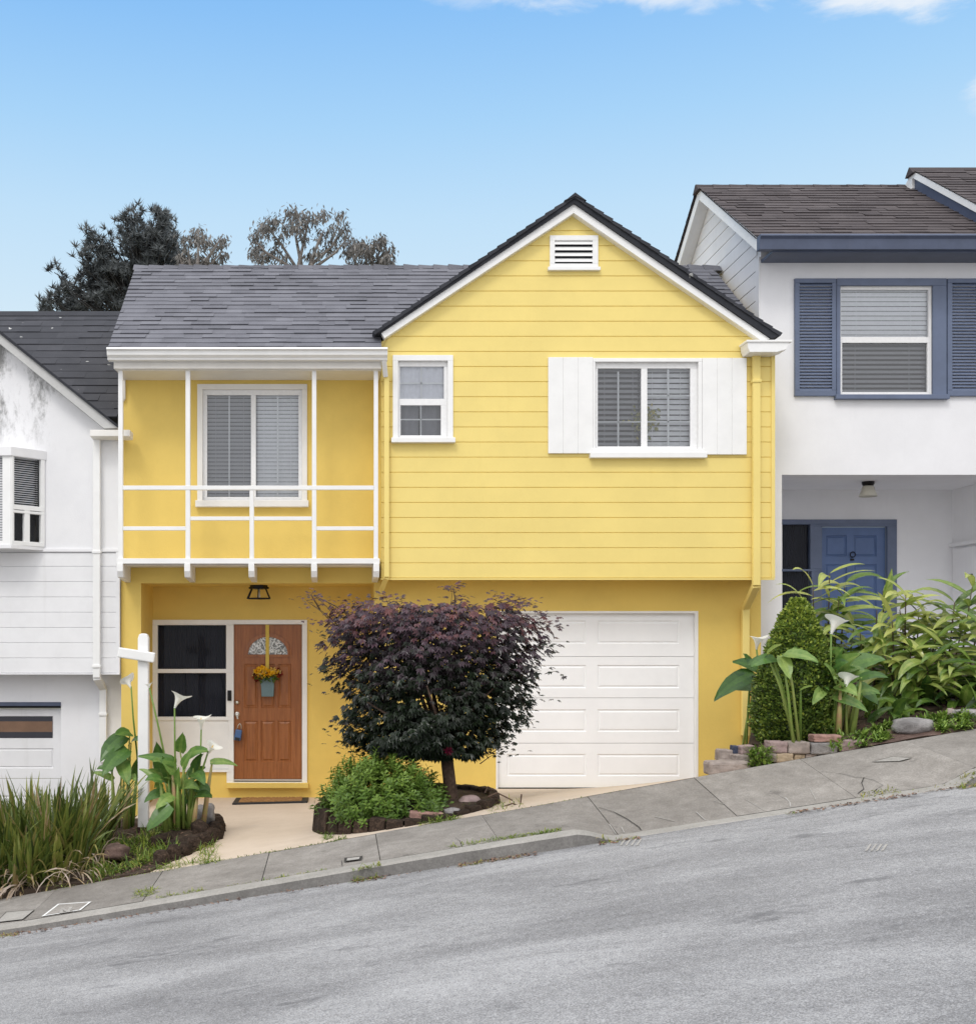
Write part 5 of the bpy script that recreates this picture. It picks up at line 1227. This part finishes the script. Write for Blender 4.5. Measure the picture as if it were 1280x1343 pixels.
# stones round the left bed
for i,(px,py,Y,s_,lab,m_) in enumerate(((268,1068,11.6,(.10,.12,.10),'grey green boulder at the driveway edge of the left bed','rock'),(262,1090,11.0,(.09,.10,.09),'blackened stone below the grey green boulder','mossbrick'),(240,1108,10.75,(.17,.09,.06),'dark mossy stone in front of the calla stems','mossbrick'),(212,1104,10.8,(.12,.08,.07),'dark stone left of the calla stems','mossbrick'),(152,1118,10.5,(.24,.12,.07),'flat brown mulch covered stone beside the strap leaf clump','mulch'))):
    stone('garden_stone', lab, 'stone', P(px,py,Y), s_, M[m_], .4*i, 40+i, 3, .18)
LE = thing('stone_edging', 'curved edging of dark mossy stones along the driveway side of the left bed', 'edging', (-1.2,11,-.15))
mb = MB()
for k in range(13):
    y = 10.05+k*.175; x = lb_right(y)-.03+q.uniform(-.03,.02); sx,sy,sz = q.uniform(.06,.1),q.uniform(.07,.095),q.uniform(.09,.14); z0 = zyard(max(-2.2,x),y)-.03; rows = []
    for (t,k2) in ((0,1.),(.45,1.08),(.8,.9),(1.,.55)):
        rows.append([(x+sx*k2*math.cos(a*.785)*q.uniform(.85,1.12), y+sy*k2*math.sin(a*.785)*q.uniform(.85,1.12), z0+(sz+.04)*t) for a in range(8)])
    for a_,b_ in zip(rows,rows[1:]):
        for j in range(8): mb.poly([a_[j],a_[(j+1)%8],b_[(j+1)%8],b_[j]])
    mb.poly(rows[-1])
mb.build('stones', M['mossbrick'], LE, bevel=.012)
mb = MB(); n = 0
while n < 1300:
    x, y = q.uniform(3.5,8.5), q.uniform(10.15,13.4)
    if x < rbl(y)+.03: continue
    c = Vector((x,y,zright(x,y)+q.uniform(.003,.02))); a = q.uniform(0,6.28); d_ = Vector((math.cos(a),math.sin(a),q.uniform(-.3,.5))); s_ = Vector((-math.sin(a),math.cos(a),q.uniform(-.4,.4)))*.3; l = q.uniform(.04,.12)
    mb.poly([c-d_*l*.5,c+s_*l*.5,c+d_*l*.5,c-s_*l*.5],0,q.uniform(0,1)); n += 1
tag(mb.build('leaf_litter', bpy.data.materials['dead_leaf']), 'dry leaf litter under the ginger plants', None, None, 'stuff')
# ------------------------------------------------------------------ clipped box cone
BY = 10.55; bz = P(1038,975,BY)
BC = thing('box_topiary', 'clipped box topiary cone of tiny leaves near the blue door', 'topiary', bz)
prof = [(785,1042,1052),(800,1030,1062),(820,1020,1070),(845,1010,1080),(870,1000,1090),(900,993,1094),(935,988,1092),(965,992,1084),(978,1004,1070)]
mb = MB(); core = MB(); rowz = []
for (py,l,r) in prof[1:]:
    c = P((l+r)/2,py,BY); rad = (r-l)/2*BY/F*.80; rowz.append((c,rad))
for (c0,r0),(c1,r1) in zip(rowz,rowz[1:]):
    for k in range(16):
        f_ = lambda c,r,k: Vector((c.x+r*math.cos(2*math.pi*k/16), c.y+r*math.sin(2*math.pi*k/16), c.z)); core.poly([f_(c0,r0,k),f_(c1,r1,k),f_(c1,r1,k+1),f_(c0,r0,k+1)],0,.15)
for i in range(24000):
    py = 785+193*q.random()**.75; lr = crown_poly(py,prof); a = q.uniform(0,6.283); rr_ = q.uniform(.84,1.03)*(1+.05*math.sin(7*a+py*.1)+.05*math.sin(py*.31+3*a))
    c = P((lr[0]+lr[1])/2,py,BY); rad = (lr[1]-lr[0])/2*BY/F*rr_*.96; out = Vector((math.cos(a),math.sin(a),.45)); c = c+Vector((rad*math.cos(a),rad*math.sin(a),q.uniform(-.01,.01)))
    d_ = (out+Vector((q.gauss(0,.6),q.gauss(0,.6),q.gauss(.2,.6)))).normalized(); n_ = (out+Vector((q.gauss(0,.5),q.gauss(0,.5),q.gauss(0,.5)))).normalized(); s_ = d_.cross(n_).normalized(); L_ = q.uniform(.024,.042)
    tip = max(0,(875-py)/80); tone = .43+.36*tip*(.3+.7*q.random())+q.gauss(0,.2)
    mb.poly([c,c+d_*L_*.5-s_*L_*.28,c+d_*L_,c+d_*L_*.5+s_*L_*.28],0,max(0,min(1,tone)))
core.build('dark_core', M['leaf_box'], BC); mb.build('foliage', M['leaf_box'], BC)  # dark solid core put in for the shade between the leaves
mb = MB(); mb.tube([bz-Vector((0,0,.12)), bz+Vector((0,0,.3))],[.03,.025],8); mb.tube([bz+Vector((.12,-.1,-.12)), bz+Vector((.1,-.05,.3))],[.02,.018],8); mb.build('stem', M['bark'], BC, smooth=True)
# ------------------------------------------------------------------ calla lilies on the right
rt = P(1090,962,10.35); rt.z = zright(rt.x,10.35)-.02
calla('calla lily with pale stems and white flowers right of the box cone', rt, 15,
  [(1062,870,1040,850,.15,.62,.0,.4),(1098,880,1128,858,.18,.62,.1,.5),(1108,890,1140,880,.19,.55,.1,.6),(1100,900,1124,912,.16,.72,-.1,.6),(1085,875,1105,850,.16,.5,.15,.4),(1080,905,1066,925,.10,.7,-.1,.5),(1118,872,1160,865,.19,.45,.3,.5),(1095,915,1138,935,.13,.6,-.1,.7),(1125,900,1150,925,.17,.4,.2,.6)],
  [(1090,832,.125,.35,-.15,0,1086,960),(1109,903,.10,.3,-.35,-.15,1103,960)], 10.35)
rt = P(985,965,11.7); rt.z = zyard(rt.x,11.7)-.02
calla('calla lily with dark drooping leaves against the yellow garage wall', rt, 0,
  [(985,885,938,918,.19,.15,.0,.5),(995,878,962,868,.17,.28,.1,.3),(990,900,945,905,.16,.18,.2,.4),(985,872,975,858,.12,.35,.15,.2),(1012,868,980,872,.14,.3,-.1,.5)],
  [(992,852,.10,.05,.1,0,998,940)], 11.3)
rt = P(1044,966,10.02); rt.z = .86
calla('slender calla lily with three pale leaves in front of the box cone', rt, 0,
  [(1006,858,1024,846,.14,.55,0,.3),(1026,862,1036,890,.12,.8,-.02,.3),(1032,858,1072,868,.15,.62,-.03,.5),(1014,864,985,876,.12,.35,.0,.5),(1050,905,1066,900,.06,.8,0,.3)], [], 9.98)
# ------------------------------------------------------------------ ginger
def ginger(label, canes, Yd):
    rx = sum(c[0] for c in canes)/len(canes); y0 = Yd; root = Vector((X(rx,y0),y0,zright(X(rx,y0),y0)))
    T = thing('ginger_plant', label, 'ginger plant', root); mc = MB(); ml = MB()
    for (bx,tx,ty,dy,nl,lt) in canes:
        y = Yd+dy; x0 = X(bx,y); b_ = Vector((x0,y,zright(x0,y)-.03)); t_ = P(tx,ty,y-.1); m1 = b_.lerp(t_,.55)+Vector((0,0,.05))
        pts = [b_.lerp(m1,k/4) for k in range(4)]+[m1.lerp(t_,k/4) for k in range(5)]
        mc.tube(pts,[.013-.0011*k for k in range(9)],6,tone=q.uniform(.2,.9)); az = q.uniform(-.3,.3); L0 = (t_-b_).length
        nl = int(nl*1.55)
        for i in range(nl):
            u = .14+.86*i/(nl-1); p_ = b_.lerp(m1,u/.5) if u < .5 else m1.lerp(t_,(u-.5)/.5)
            sd = 1 if i%2 else -1; up_ = .12+.75*(u**4)
            a3 = az+q.gauss(0,.55); d_ = Vector((sd*math.cos(a3), math.sin(a3)*sd-.3+q.uniform(-.5,.3), up_+q.gauss(.05,.28)))
            L_ = q.uniform(.34,.55)*(1-.3*abs(u-.65)); tn = lt+.02+q.uniform(-.36,.36)+.25*(u-.5)
            blade(ml, p_, d_, L_, L_*q.uniform(.15,.22), q.uniform(.5,1.9), .2, 7, LANCE, max(0,min(1,tn)), up=Vector((q.uniform(-.4,.4),-.45,.9)))
    mc.build('canes', M['cane'], T, smooth=True); ml.build('leaves', M['leaf_ginger'], T, smooth=True)
ginger('ginger plant rising behind the box cone with leaves across the blue door', [(1070,1066,768,.0,11,.5),(1084,1088,752,.15,13,.55),(1100,1108,765,.25,12,.5),(1090,1100,785,.0,11,.45),(1060,1055,790,.1,9,.45),(1095,1085,830,.05,8,.4),(1110,1120,820,.1,9,.35),(1085,1075,850,.2,8,.3)], 11.9)
ginger('tall ginger plant with one upright spear leaf before the right jamb of the blue door', [(1145,1150,800,.1,9,.45),(1160,1158,775,.0,8,.5),(1135,1128,830,.2,9,.4),(1150,1140,850,-.1,9,.5),(1140,1120,865,.1,9,.3),(1165,1172,850,.0,9,.4)], 11.5)
ginger('broad yellow green ginger plant with fanned leaves in front of the pale porch wall', [(1185,1188,780,.0,14,.72),(1200,1205,800,.15,12,.66),(1175,1170,815,-.1,11,.62),(1210,1228,835,-.2,11,.55),(1190,1195,850,-.3,10,.5),(1200,1215,810,.2,12,.6),(1180,1160,860,-.2,10,.45),(1205,1200,890,-.4,9,.35),(1195,1180,800,.1,12,.7)], 11.3)
ginger('ginger plant cut by the right edge of the frame', [(1240,1252,790,.1,11,.45),(1255,1275,770,.0,11,.5),(1265,1290,800,.2,11,.5),(1235,1240,850,-.2,10,.5),(1275,1300,840,-.2,10,.45),(1220,1215,870,-.3,9,.45),(1245,1262,820,-.1,11,.4),(1230,1235,810,.2,11,.5),(1255,1250,880,-.4,9,.35),(1285,1280,890,-.4,9,.4)], 11.2)
T_ = bpy.data.objects['ginger_plant.001']; mb = MB(); c = P(1158,800,11.4); blade(mb, c, Vector((.18,-.05,1)), .42, .09, .1, .5, 6, LANCE, .55, up=Vector((0,-1,0))); mb.build('spear_leaf', M['leaf_ginger'], T_, smooth=True)
# broad leaves low at the foot of the ginger
BL = thing('broad_leaf_plant', 'low plant with dark paddle leaves behind the broad grey boulder', 'plant', (X(1225,10.8),10.8,zright(X(1225,10.8),10.8)))
mb = MB()
for i in range(46):
    px = q.uniform(1135,1300); Yb = q.uniform(10.45,11.2); x = X(px,Yb); b_ = Vector((x,Yb,zright(x,Yb)-.02)); tn = q.uniform(.05,.55)
    blade(mb, b_, Vector((q.uniform(-1,1),q.uniform(-.9,.3),q.uniform(.5,1.3))), q.uniform(.28,.5), q.uniform(.08,.13), q.uniform(.4,1.5), .25, 7, LANCE, tn, up=Vector((q.uniform(-.4,.4),-.5,.85)))
mb.build('leaves', M['leaf_ginger'], BL, smooth=True)
# ground cover on the verge
mb = MB(); n = 0
while n < 3300:
    px = q.uniform(1085,1330) if n > 380 else q.uniform(980,1012); Y = q.uniform(9.72,10.3) if n > 380 else q.uniform(9.85,10.0)
    x = X(px,Y); z = zback(x)+.012
    if n > 380 and px < 1130 and q.random()<.8: continue
    if n <= 380: z = q.uniform(-.02,.24)+.62
    elif math.sin(px*.09+1)*math.sin(Y*17)+.5*math.sin(px*.23) < -.05 or (abs(px-1196)<30 and Y<10.0): continue
    if n > 380: z = (zverge(x,Y) if Y < 10.14 else zright(x,Y))+q.uniform(-.01,.03)
    c = Vector((x,Y,z)); d_ = Vector((q.uniform(-1,1),q.uniform(-1,.4),q.uniform(.2,1.2)))
    blade(mb, c, d_, q.uniform(.04,.10), q.uniform(.014,.028), q.uniform(.5,1.8), .2, 3, LANCE, q.uniform(.25,.95)); n += 1
tag(mb.build('ground_cover', M['leaf_shrub']), 'low bright green ground cover along the right verge', None, None, 'stuff')
# blocks of the right-hand edging
Bk = [('long rounded grey block lowest of the right edging beside the yellow wall',931,999.5,985,1018,9.86,'concrete_block',.2,.03),
 ('small grey block behind the long rounded block by the yellow wall',944,984,962,999,10.12,'concrete_block',.14,0),
 ('dark blue block among the grey ones by the yellow wall',962.5,979,971,990,10.10,'block_blue',.12,0),
 ('mauve block lying on top beside the dark blue block',972,978.5,991,990,10.02,'block_mauve',.13,.0),
 ('grey block under the mauve block at the left end of the row',964,990.5,983,1003,9.98,'concrete_block',.15,.05),
 ('thin brown block squeezed in beneath the mauve block end',983.5,990.8,991,1004,9.98,'block_tan',.13,0),
 ('mauve block on top, first right of the fern gap',1010,973,1033,988,9.96,'block_mauve',.15,.04),
 ('narrow grey block below the mauve block at the fern gap',1008,988.5,1018.5,1000,9.96,'concrete_block',.14,0),
 ('tan block in the lower course below the square grey block',1019,988.5,1041,1001,9.95,'block_tan',.14,-.04),
 ('square pale grey block in the middle of the top course',1034.5,973.5,1063,989,9.95,'concrete_block',.16,.02),
 ('small brown block low down below the square pale grey block',1042,989.5,1056,998,9.97,'block_tan',.13,0),
 ('dull grey block low down below the long weathered block',1057,989.5,1071,997,9.97,'concrete_block',.13,0),
 ('long weathered grey block carrying the pink slab',1064.5,974.5,1098.5,989.5,9.94,'rock',.16,.02),
 ('pink flat slab lying on the long weathered block below calla stems',1068,964.5,1104.5,974,9.95,'brick',.14,-.03),
 ('reddish brown block right of the pink slab',1103,971,1130,987.5,9.94,'block_mauve',.16,.03),
 ('half hidden brown block at the right end of the row',1131,970.5,1143,984,9.98,'block_tan',.14,0)]
for i,b_ in enumerate(Bk): block(*b_[:6], M[b_[6]], b_[7], b_[8], round_=.03 if i==0 else .012, roll=q.uniform(-.06,.06) if i else -.02)
stone('boulder','broad grey boulder under the ginger plants on the right verge','boulder', P(1196,953,9.98), (.165,.12,.075), M['rock'], .1, 8, 3, .1, .7)
stone('boulder','flat grey slab rock at the right frame edge below ginger leaves','boulder', P(1275,938,10.2), (.18,.14,.05), M['rock'], .2, 9, 3, .1, .6)
stone('garden_stone','small pale stone between the boulder and the flat slab rock','stone', P(1248,938,10.25), (.06,.05,.06), M['concrete_block'], 0, 10, 3, .1)
# ------------------------------------------------------------------ covers in the sidewalk
def cover(label, pxs, rim, plate, rimw=.03, mark=False, name='utility_cover'):
    c = [gp(*p_) for p_ in pxs]; cx_ = sum(p_[0] for p_ in c)/4; cy_ = sum(p_[1] for p_ in c)/4
    T = thing(name, label, 'utility cover', (cx_,cy_,zwalk(cx_,cy_)))
    z = lambda p_,o_: (p_[0],p_[1],zwalk(p_[0],p_[1])+o_)
    ins = [(cx_+(p_[0]-cx_)*(1-rimw/ .3), cy_+(p_[1]-cy_)*(1-rimw/.3)) for p_ in c]
    mb = MB()
    for k in range(4): a_,b_,d_,e_ = c[k],c[(k+1)%4],ins[(k+1)%4],ins[k]; mb.poly([z(a_,.010),z(b_,.010),z(d_,.010),z(e_,.010)])
    mb.build('rim', M[rim], T)
    mb = MB(); mb.poly([z(p_,.0085) for p_ in ins]); mb.build('plate', M[plate], T)
    if mark:
        mb = MB()
        for a_,b_ in (((78,1202),(82,1194)),((82,1194),(88,1200)),((88,1200),(93,1192)),((84,1197),(96,1195)),((76,1204),(90,1203))):
            p0,p1 = Vector(z(gp(*a_),.0125)),Vector(z(gp(*b_),.0125)); s_ = (p1-p0).cross(UP).normalized()*.012; mb.poly([p0-s_,p0+s_,p1+s_,p1-s_])
        mb.build('chalk_marks', M['chalk'], T)
cover('concrete utility cover outlined in white paint at the lower left sidewalk', [(50,1208.5),(98,1204.5),(120,1184.5),(76,1187.5)], 'paintmark','sidewalk', .038, True)
cover('plain pale utility cover with dark seam at bottom left, left of the white painted one', [(-6,1212),(30,1208),(46,1195),(8,1198)], 'joint','curb', .018)
cover('small dark slotted meter cover in the sidewalk before the maple bed', [(451,1132),(474,1129),(476,1124.5),(452,1127)], 'joint','chalk', .09)
cover('pale rectangular utility cover in the sidewalk below the right edging', [(1143,1001),(1180,1000),(1197,995.5),(1170,994)], 'joint','curb', .02)
# ------------------------------------------------------------------ weeds along the kerb and the joints
mb = MB()
def wz(x, y): return zroad(x,y) if y < 8.5 else (zwalk(x,y) if y < 9.7 else zyard(max(-2.2,min(4,x)),y))
def weedrow(px0,px1,y0,y1,n,L,tones,w=.007):
    for i in range(n):
        t = q.random(); y = q.uniform(y0,y1); px = px0+(px1-px0)*t; x = X(px,y)
        blade(mb,(x,y,wz(x,y)-.005),Vector((q.uniform(-1,1),q.uniform(-1,.5),q.uniform(.3,1))),L*q.uniform(.4,1.1),w*q.uniform(.6,1.3),q.uniform(.5,2),.2,3,STRAP,min(1,max(0,q.uniform(*tones))))
weedrow(590,735,8.66,8.76,420,.05,(.4,.85)); weedrow(462,500,8.46,8.52,110,.08,(.5,.95)); weedrow(785,835,8.44,8.54,90,.05,(.6,1.)); weedrow(600,690,8.42,8.5,160,.045,(.85,1.))
weedrow(262,290,9.66,9.8,90,.09,(.3,.8)); weedrow(270,440,9.69,9.74,240,.035,(.2,.7)); weedrow(640,830,9.69,9.74,160,.03,(.2,.8)); weedrow(440,455,9.7,9.78,50,.07,(.3,.7))
weedrow(178,205,8.8,9.05,120,.07,(.5,.85)); weedrow(205,270,8.66,8.72,110,.05,(.5,.85)); weedrow(1130,1175,8.55,8.75,170,.05,(.5,1.)); weedrow(1175,1262,8.5,8.62,140,.045,(.7,1.)); weedrow(1030,1050,8.48,8.56,60,.05,(.5,1.)); weedrow(1258,1282,8.42,8.6,110,.07,(.5,1.))
weedrow(0,24,8.42,8.5,60,.05,(.85,1.)); weedrow(560,600,9.72,9.84,140,.13,(.3,.75),.009); weedrow(640,690,9.8,10.6,60,.12,(.4,1.)); weedrow(600,648,10.2,11.2,140,.14,(.1,.6)); weedrow(425,435,9.9,10.4,90,.08,(.2,.6)); weedrow(418,428,10.4,10.9,70,.10,(.3,.7))
weedrow(262,284,9.8,10.8,150,.15,(.3,.9)); weedrow(200,262,9.78,9.95,170,.10,(.3,.8)); weedrow(300,430,8.66,8.70,120,.03,(.4,.9)); weedrow(60,240,9.66,9.76,200,.05,(.4,1.))
tag(mb.build('weeds', M['grass']), 'thin weeds and dry straw along the kerb and sidewalk joints', None, None, 'stuff')
mb = MB()
for pts in ([(640,1045),(652,1040),(672,1050)],[(655,1060),(672,1054),(683,1058)],[(682,1058),(684,1042)],[(636,1040),(640,1032),(648,1036)],[(640,1072),(662,1068),(690,1057)]):
    mb.tube([P(a_,b_,10.6) if 0 else Vector((X(a_,10.2),10.2,Z(b_,10.2))) for a_,b_ in pts],.007,5)
tag(mb.build('fallen_twig', M['bark'], origin=P(660,1055,10.2)), 'bare fallen twig on the beige concrete between maple bed and garage', 'twig')
# dry leaves and grit washed against the curb
mb = MB()
for (px0,px1,y0,y1,n) in ((600,705,8.40,8.50,150),(785,840,8.40,8.52,70),(1035,1180,8.44,8.54,170),(1180,1265,8.44,8.52,60),(0,60,8.40,8.5,60),(460,510,8.40,8.5,50),(60,600,8.42,8.5,120),(1255,1285,8.4,8.6,40)):
    for i in range(n):
        y = q.uniform(y0,y1); x = X(q.uniform(px0,px1),y); c = Vector((x,y,zroad(x,y)+q.uniform(.004,.014))); a = q.uniform(0,6.28); d_ = Vector((math.cos(a),math.sin(a),q.uniform(-.2,.4))); s_ = Vector((-math.sin(a),math.cos(a),q.uniform(-.3,.4)))*.4; l = q.uniform(.015,.045)
        mb.poly([c-d_*l*.5,c+s_*l*.5,c+d_*l*.5,c-s_*l*.5],0,q.uniform(.4,1.3))
tag(mb.build('gutter_litter', bpy.data.materials['dead_leaf']), 'dry leaves and grit along the foot of the curb', None, None, 'stuff')
# flowers inside the big window
VF = thing('vase_flowers', 'vase of yellow flowers behind the glass of the shuttered window', 'vase', P(845,585,YU+.10))
mb = MB(); c = P(846,586,YU+.085); mb.lathe([(.02,0),(.026,.04),(.018,.10),(.012,.15),(.016,.18)], c, 12); mb.build('vase', plain('pale_glass_vase',(.25,.3,.3),.2), VF, smooth=True)
mb = MB()
for i in range(150):
    c2 = c+Vector((q.gauss(0,.075),q.uniform(-.012,.012),.33+q.gauss(0,.075))); d_ = Vector((q.uniform(-1,1),-.2,q.uniform(-1,1))).normalized(); s_ = Vector((-d_.z,0,d_.x)); l = q.uniform(.015,.035); mb.poly([c2-d_*l,c2+s_*l*.5,c2+d_*l,c2-s_*l*.5],0,q.uniform(.3,1.))
for i in range(10): mb.tube([c+Vector((0,0,.15)), c+Vector((q.gauss(0,.07),0,.33+q.gauss(0,.05)))],.003,4,tone=.2)
mb.build('blossoms', leafmat('yellow_green_blossom',[(0,(.04,.08,.01)),(.5,(.22,.24,.03)),(1,(.55,.45,.08))]), VF)

# ================================================================== TREES BEYOND THE ROOFS
def inside(pg, x, y):
    c = False
    for (x0,y0),(x1,y1) in zip(pg, pg[1:]+pg[:1]):
        if (y0>y) != (y1>y) and x < (x1-x0)*(y-y0)/(y1-y0)+x0: c = not c
    return c
TD = 42.
px2m = TD/F
# dark conifer
pg = [(58,412),(72,393),(80,375),(100,358),(118,345),(120,325),(136,316),(150,322),(160,305),(164,292),(180,284),(196,292),(206,284),(222,290),(226,312),(236,322),(246,340),(252,365),(250,420),(58,420)]
PT = thing('pine_tree', 'dark dense pine rising behind the left end of the grey roof', 'tree', (X(170,TD),TD,-1))
mt_ = MB(); mb = MB(); base = Vector((X(172,TD),TD,-1)); top = P(192,300,TD); mt_.tube([base, base.lerp(top,.5)+Vector((.2,0,0)), top],[.45,.28,.05],8)
tips = []
while len(tips) < 420:
    x, y = q.uniform(55,252), q.uniform(284,430)
    if inside(pg,x,y) : tips.append((x,y))
for (x,y) in tips:
    p_ = P(x,y,TD); p_.y += q.uniform(-1.6,1.6); h_ = base.lerp(top, max(.2,min(.97,(p_.z-base.z-1.2)/(top.z-base.z)))); 
    mt_.tube([h_,h_.lerp(p_,.6)+Vector((0,0,-.2)),p_],[.05,.035,.015],4,cap=False)
    tn = q.uniform(.2,.62)
    for k in range(5):
        c = p_+Vector((q.gauss(0,.13),q.gauss(0,.15),q.gauss(0,.13)))
        ax = Vector((q.uniform(-.7,.7),q.uniform(-.7,.7),q.uniform(.2,1.2))).normalized()
        for j in range(20):
            d_ = (ax*q.uniform(.1,1.1)+Vector((q.gauss(0,.55),q.gauss(0,.55),q.gauss(0,.45)))).normalized(); s_ = d_.orthogonal().normalized()*.026; l = q.uniform(.18,.34)
            mb.poly([c-s_,c+d_*l,c+s_],0,max(0,min(1,tn+q.uniform(-.2,.25))))
mt_.build('trunk', M['bark_dark'], PT, smooth=True); mb.build('crown', M['pine'], PT)
def gum(label, stems, clusters, dens, tone, base_px):
    bz_ = Vector((X(base_px,TD-2),TD-2,-1)); T = thing('gum_tree', label, 'tree', bz_); mt_ = MB(); mb = MB(); Yt = TD-2
    fork = P(base_px,440,Yt); mt_.tube([bz_,bz_.lerp(fork,.5)+Vector((.15,0,0)),fork],[.32,.24,.15],8)
    for st in stems:
        pts = [fork]+[P(a_,b_,Yt)+Vector((0,q.uniform(-.5,.5),0)) for a_,b_ in st]; n_ = len(pts)
        mt_.tube(pts,[.10-.085*k/(n_-1) for k in range(n_)],5,cap=False)
    for (x,y,r) in clusters:
        c0 = P(x,y,Yt)+Vector((0,q.uniform(-.7,.7),0))
        for i in range(int(dens*r*r/10)):
            rr_ = r*px2m
            c = c0+Vector((q.gauss(0,rr_*.5),q.gauss(0,rr_*.6),q.gauss(0,rr_*.5)))
            d_ = Vector((q.uniform(-.6,.6),q.uniform(-.5,.5),-1+q.uniform(-.1,.8))).normalized(); s_ = Vector((q.uniform(-1,1),q.uniform(-1,1),0)).normalized(); l = q.uniform(.11,.27)
            mb.poly([c,c+d_*l*.4-s_*l*.17,c+d_*l,c+d_*l*.4+s_*l*.17],0,max(0,min(1,tone+q.uniform(-.3,.3))))
    mt_.build('trunk', M['bark_pale'], T, smooth=True); mb.build('crown', M['euc'], T)
gum('small sparse brown leaved tree just right of the dark pine', [[(250,350),(246,320)],[(262,345),(258,305)],[(272,345),(285,325),(293,308)],[(240,350),(236,335)],[(275,350),(292,332)]],
    [(244,318,9),(250,308,8),(258,299,9),(264,310,9),(270,325,10),(262,335,11),(250,332,11),(241,338,10),(283,320,9),(292,310,7),(290,328,8),(280,338,9),(268,345,9),(235,328,7),(255,345,10)], 12, .55, 258)
gum('airy gum tree above the grey roof with pale forked limbs', [[(390,350),(370,322),(350,300)],[(395,345),(388,310),(392,285)],[(392,350),(400,310),(406,285)],[(405,350),(420,318),(425,295)],[(410,350),(435,322),(448,300)],[(385,352),(350,335),(336,318)],[(415,352),(440,335),(455,318)]],
    [(333,300,9),(338,315,10),(332,330,8),(345,292,9),(352,306,10),(348,330,9),(362,296,10),(366,312,9),(360,325,8),(376,293,9),(384,283,9),(392,278,9),(396,292,10),(404,283,9),(388,305,8),(412,290,8),(398,312,8),(424,290,9),(420,304,8),(436,296,9),(446,290,8),(450,302,9),(438,310,8),(430,322,8),(455,312,8),(342,342,8),(372,338,8),(404,330,7),(416,338,8)], 11.5, .5, 398)
gum('low rounded gum tree crown at the right of the airy gum tree', [[(470,350),(462,330)],[(480,350),(482,322)],[(490,350),(504,332)]],
    [(458,328,8),(466,320,9),(474,316,8),(482,322,9),(492,326,9),(500,322,8),(508,330,9),(512,340,8),(470,335,10),(485,338,10),(498,342,9),(460,345,9),(475,347,9),(506,347,8)], 14, .45, 480)
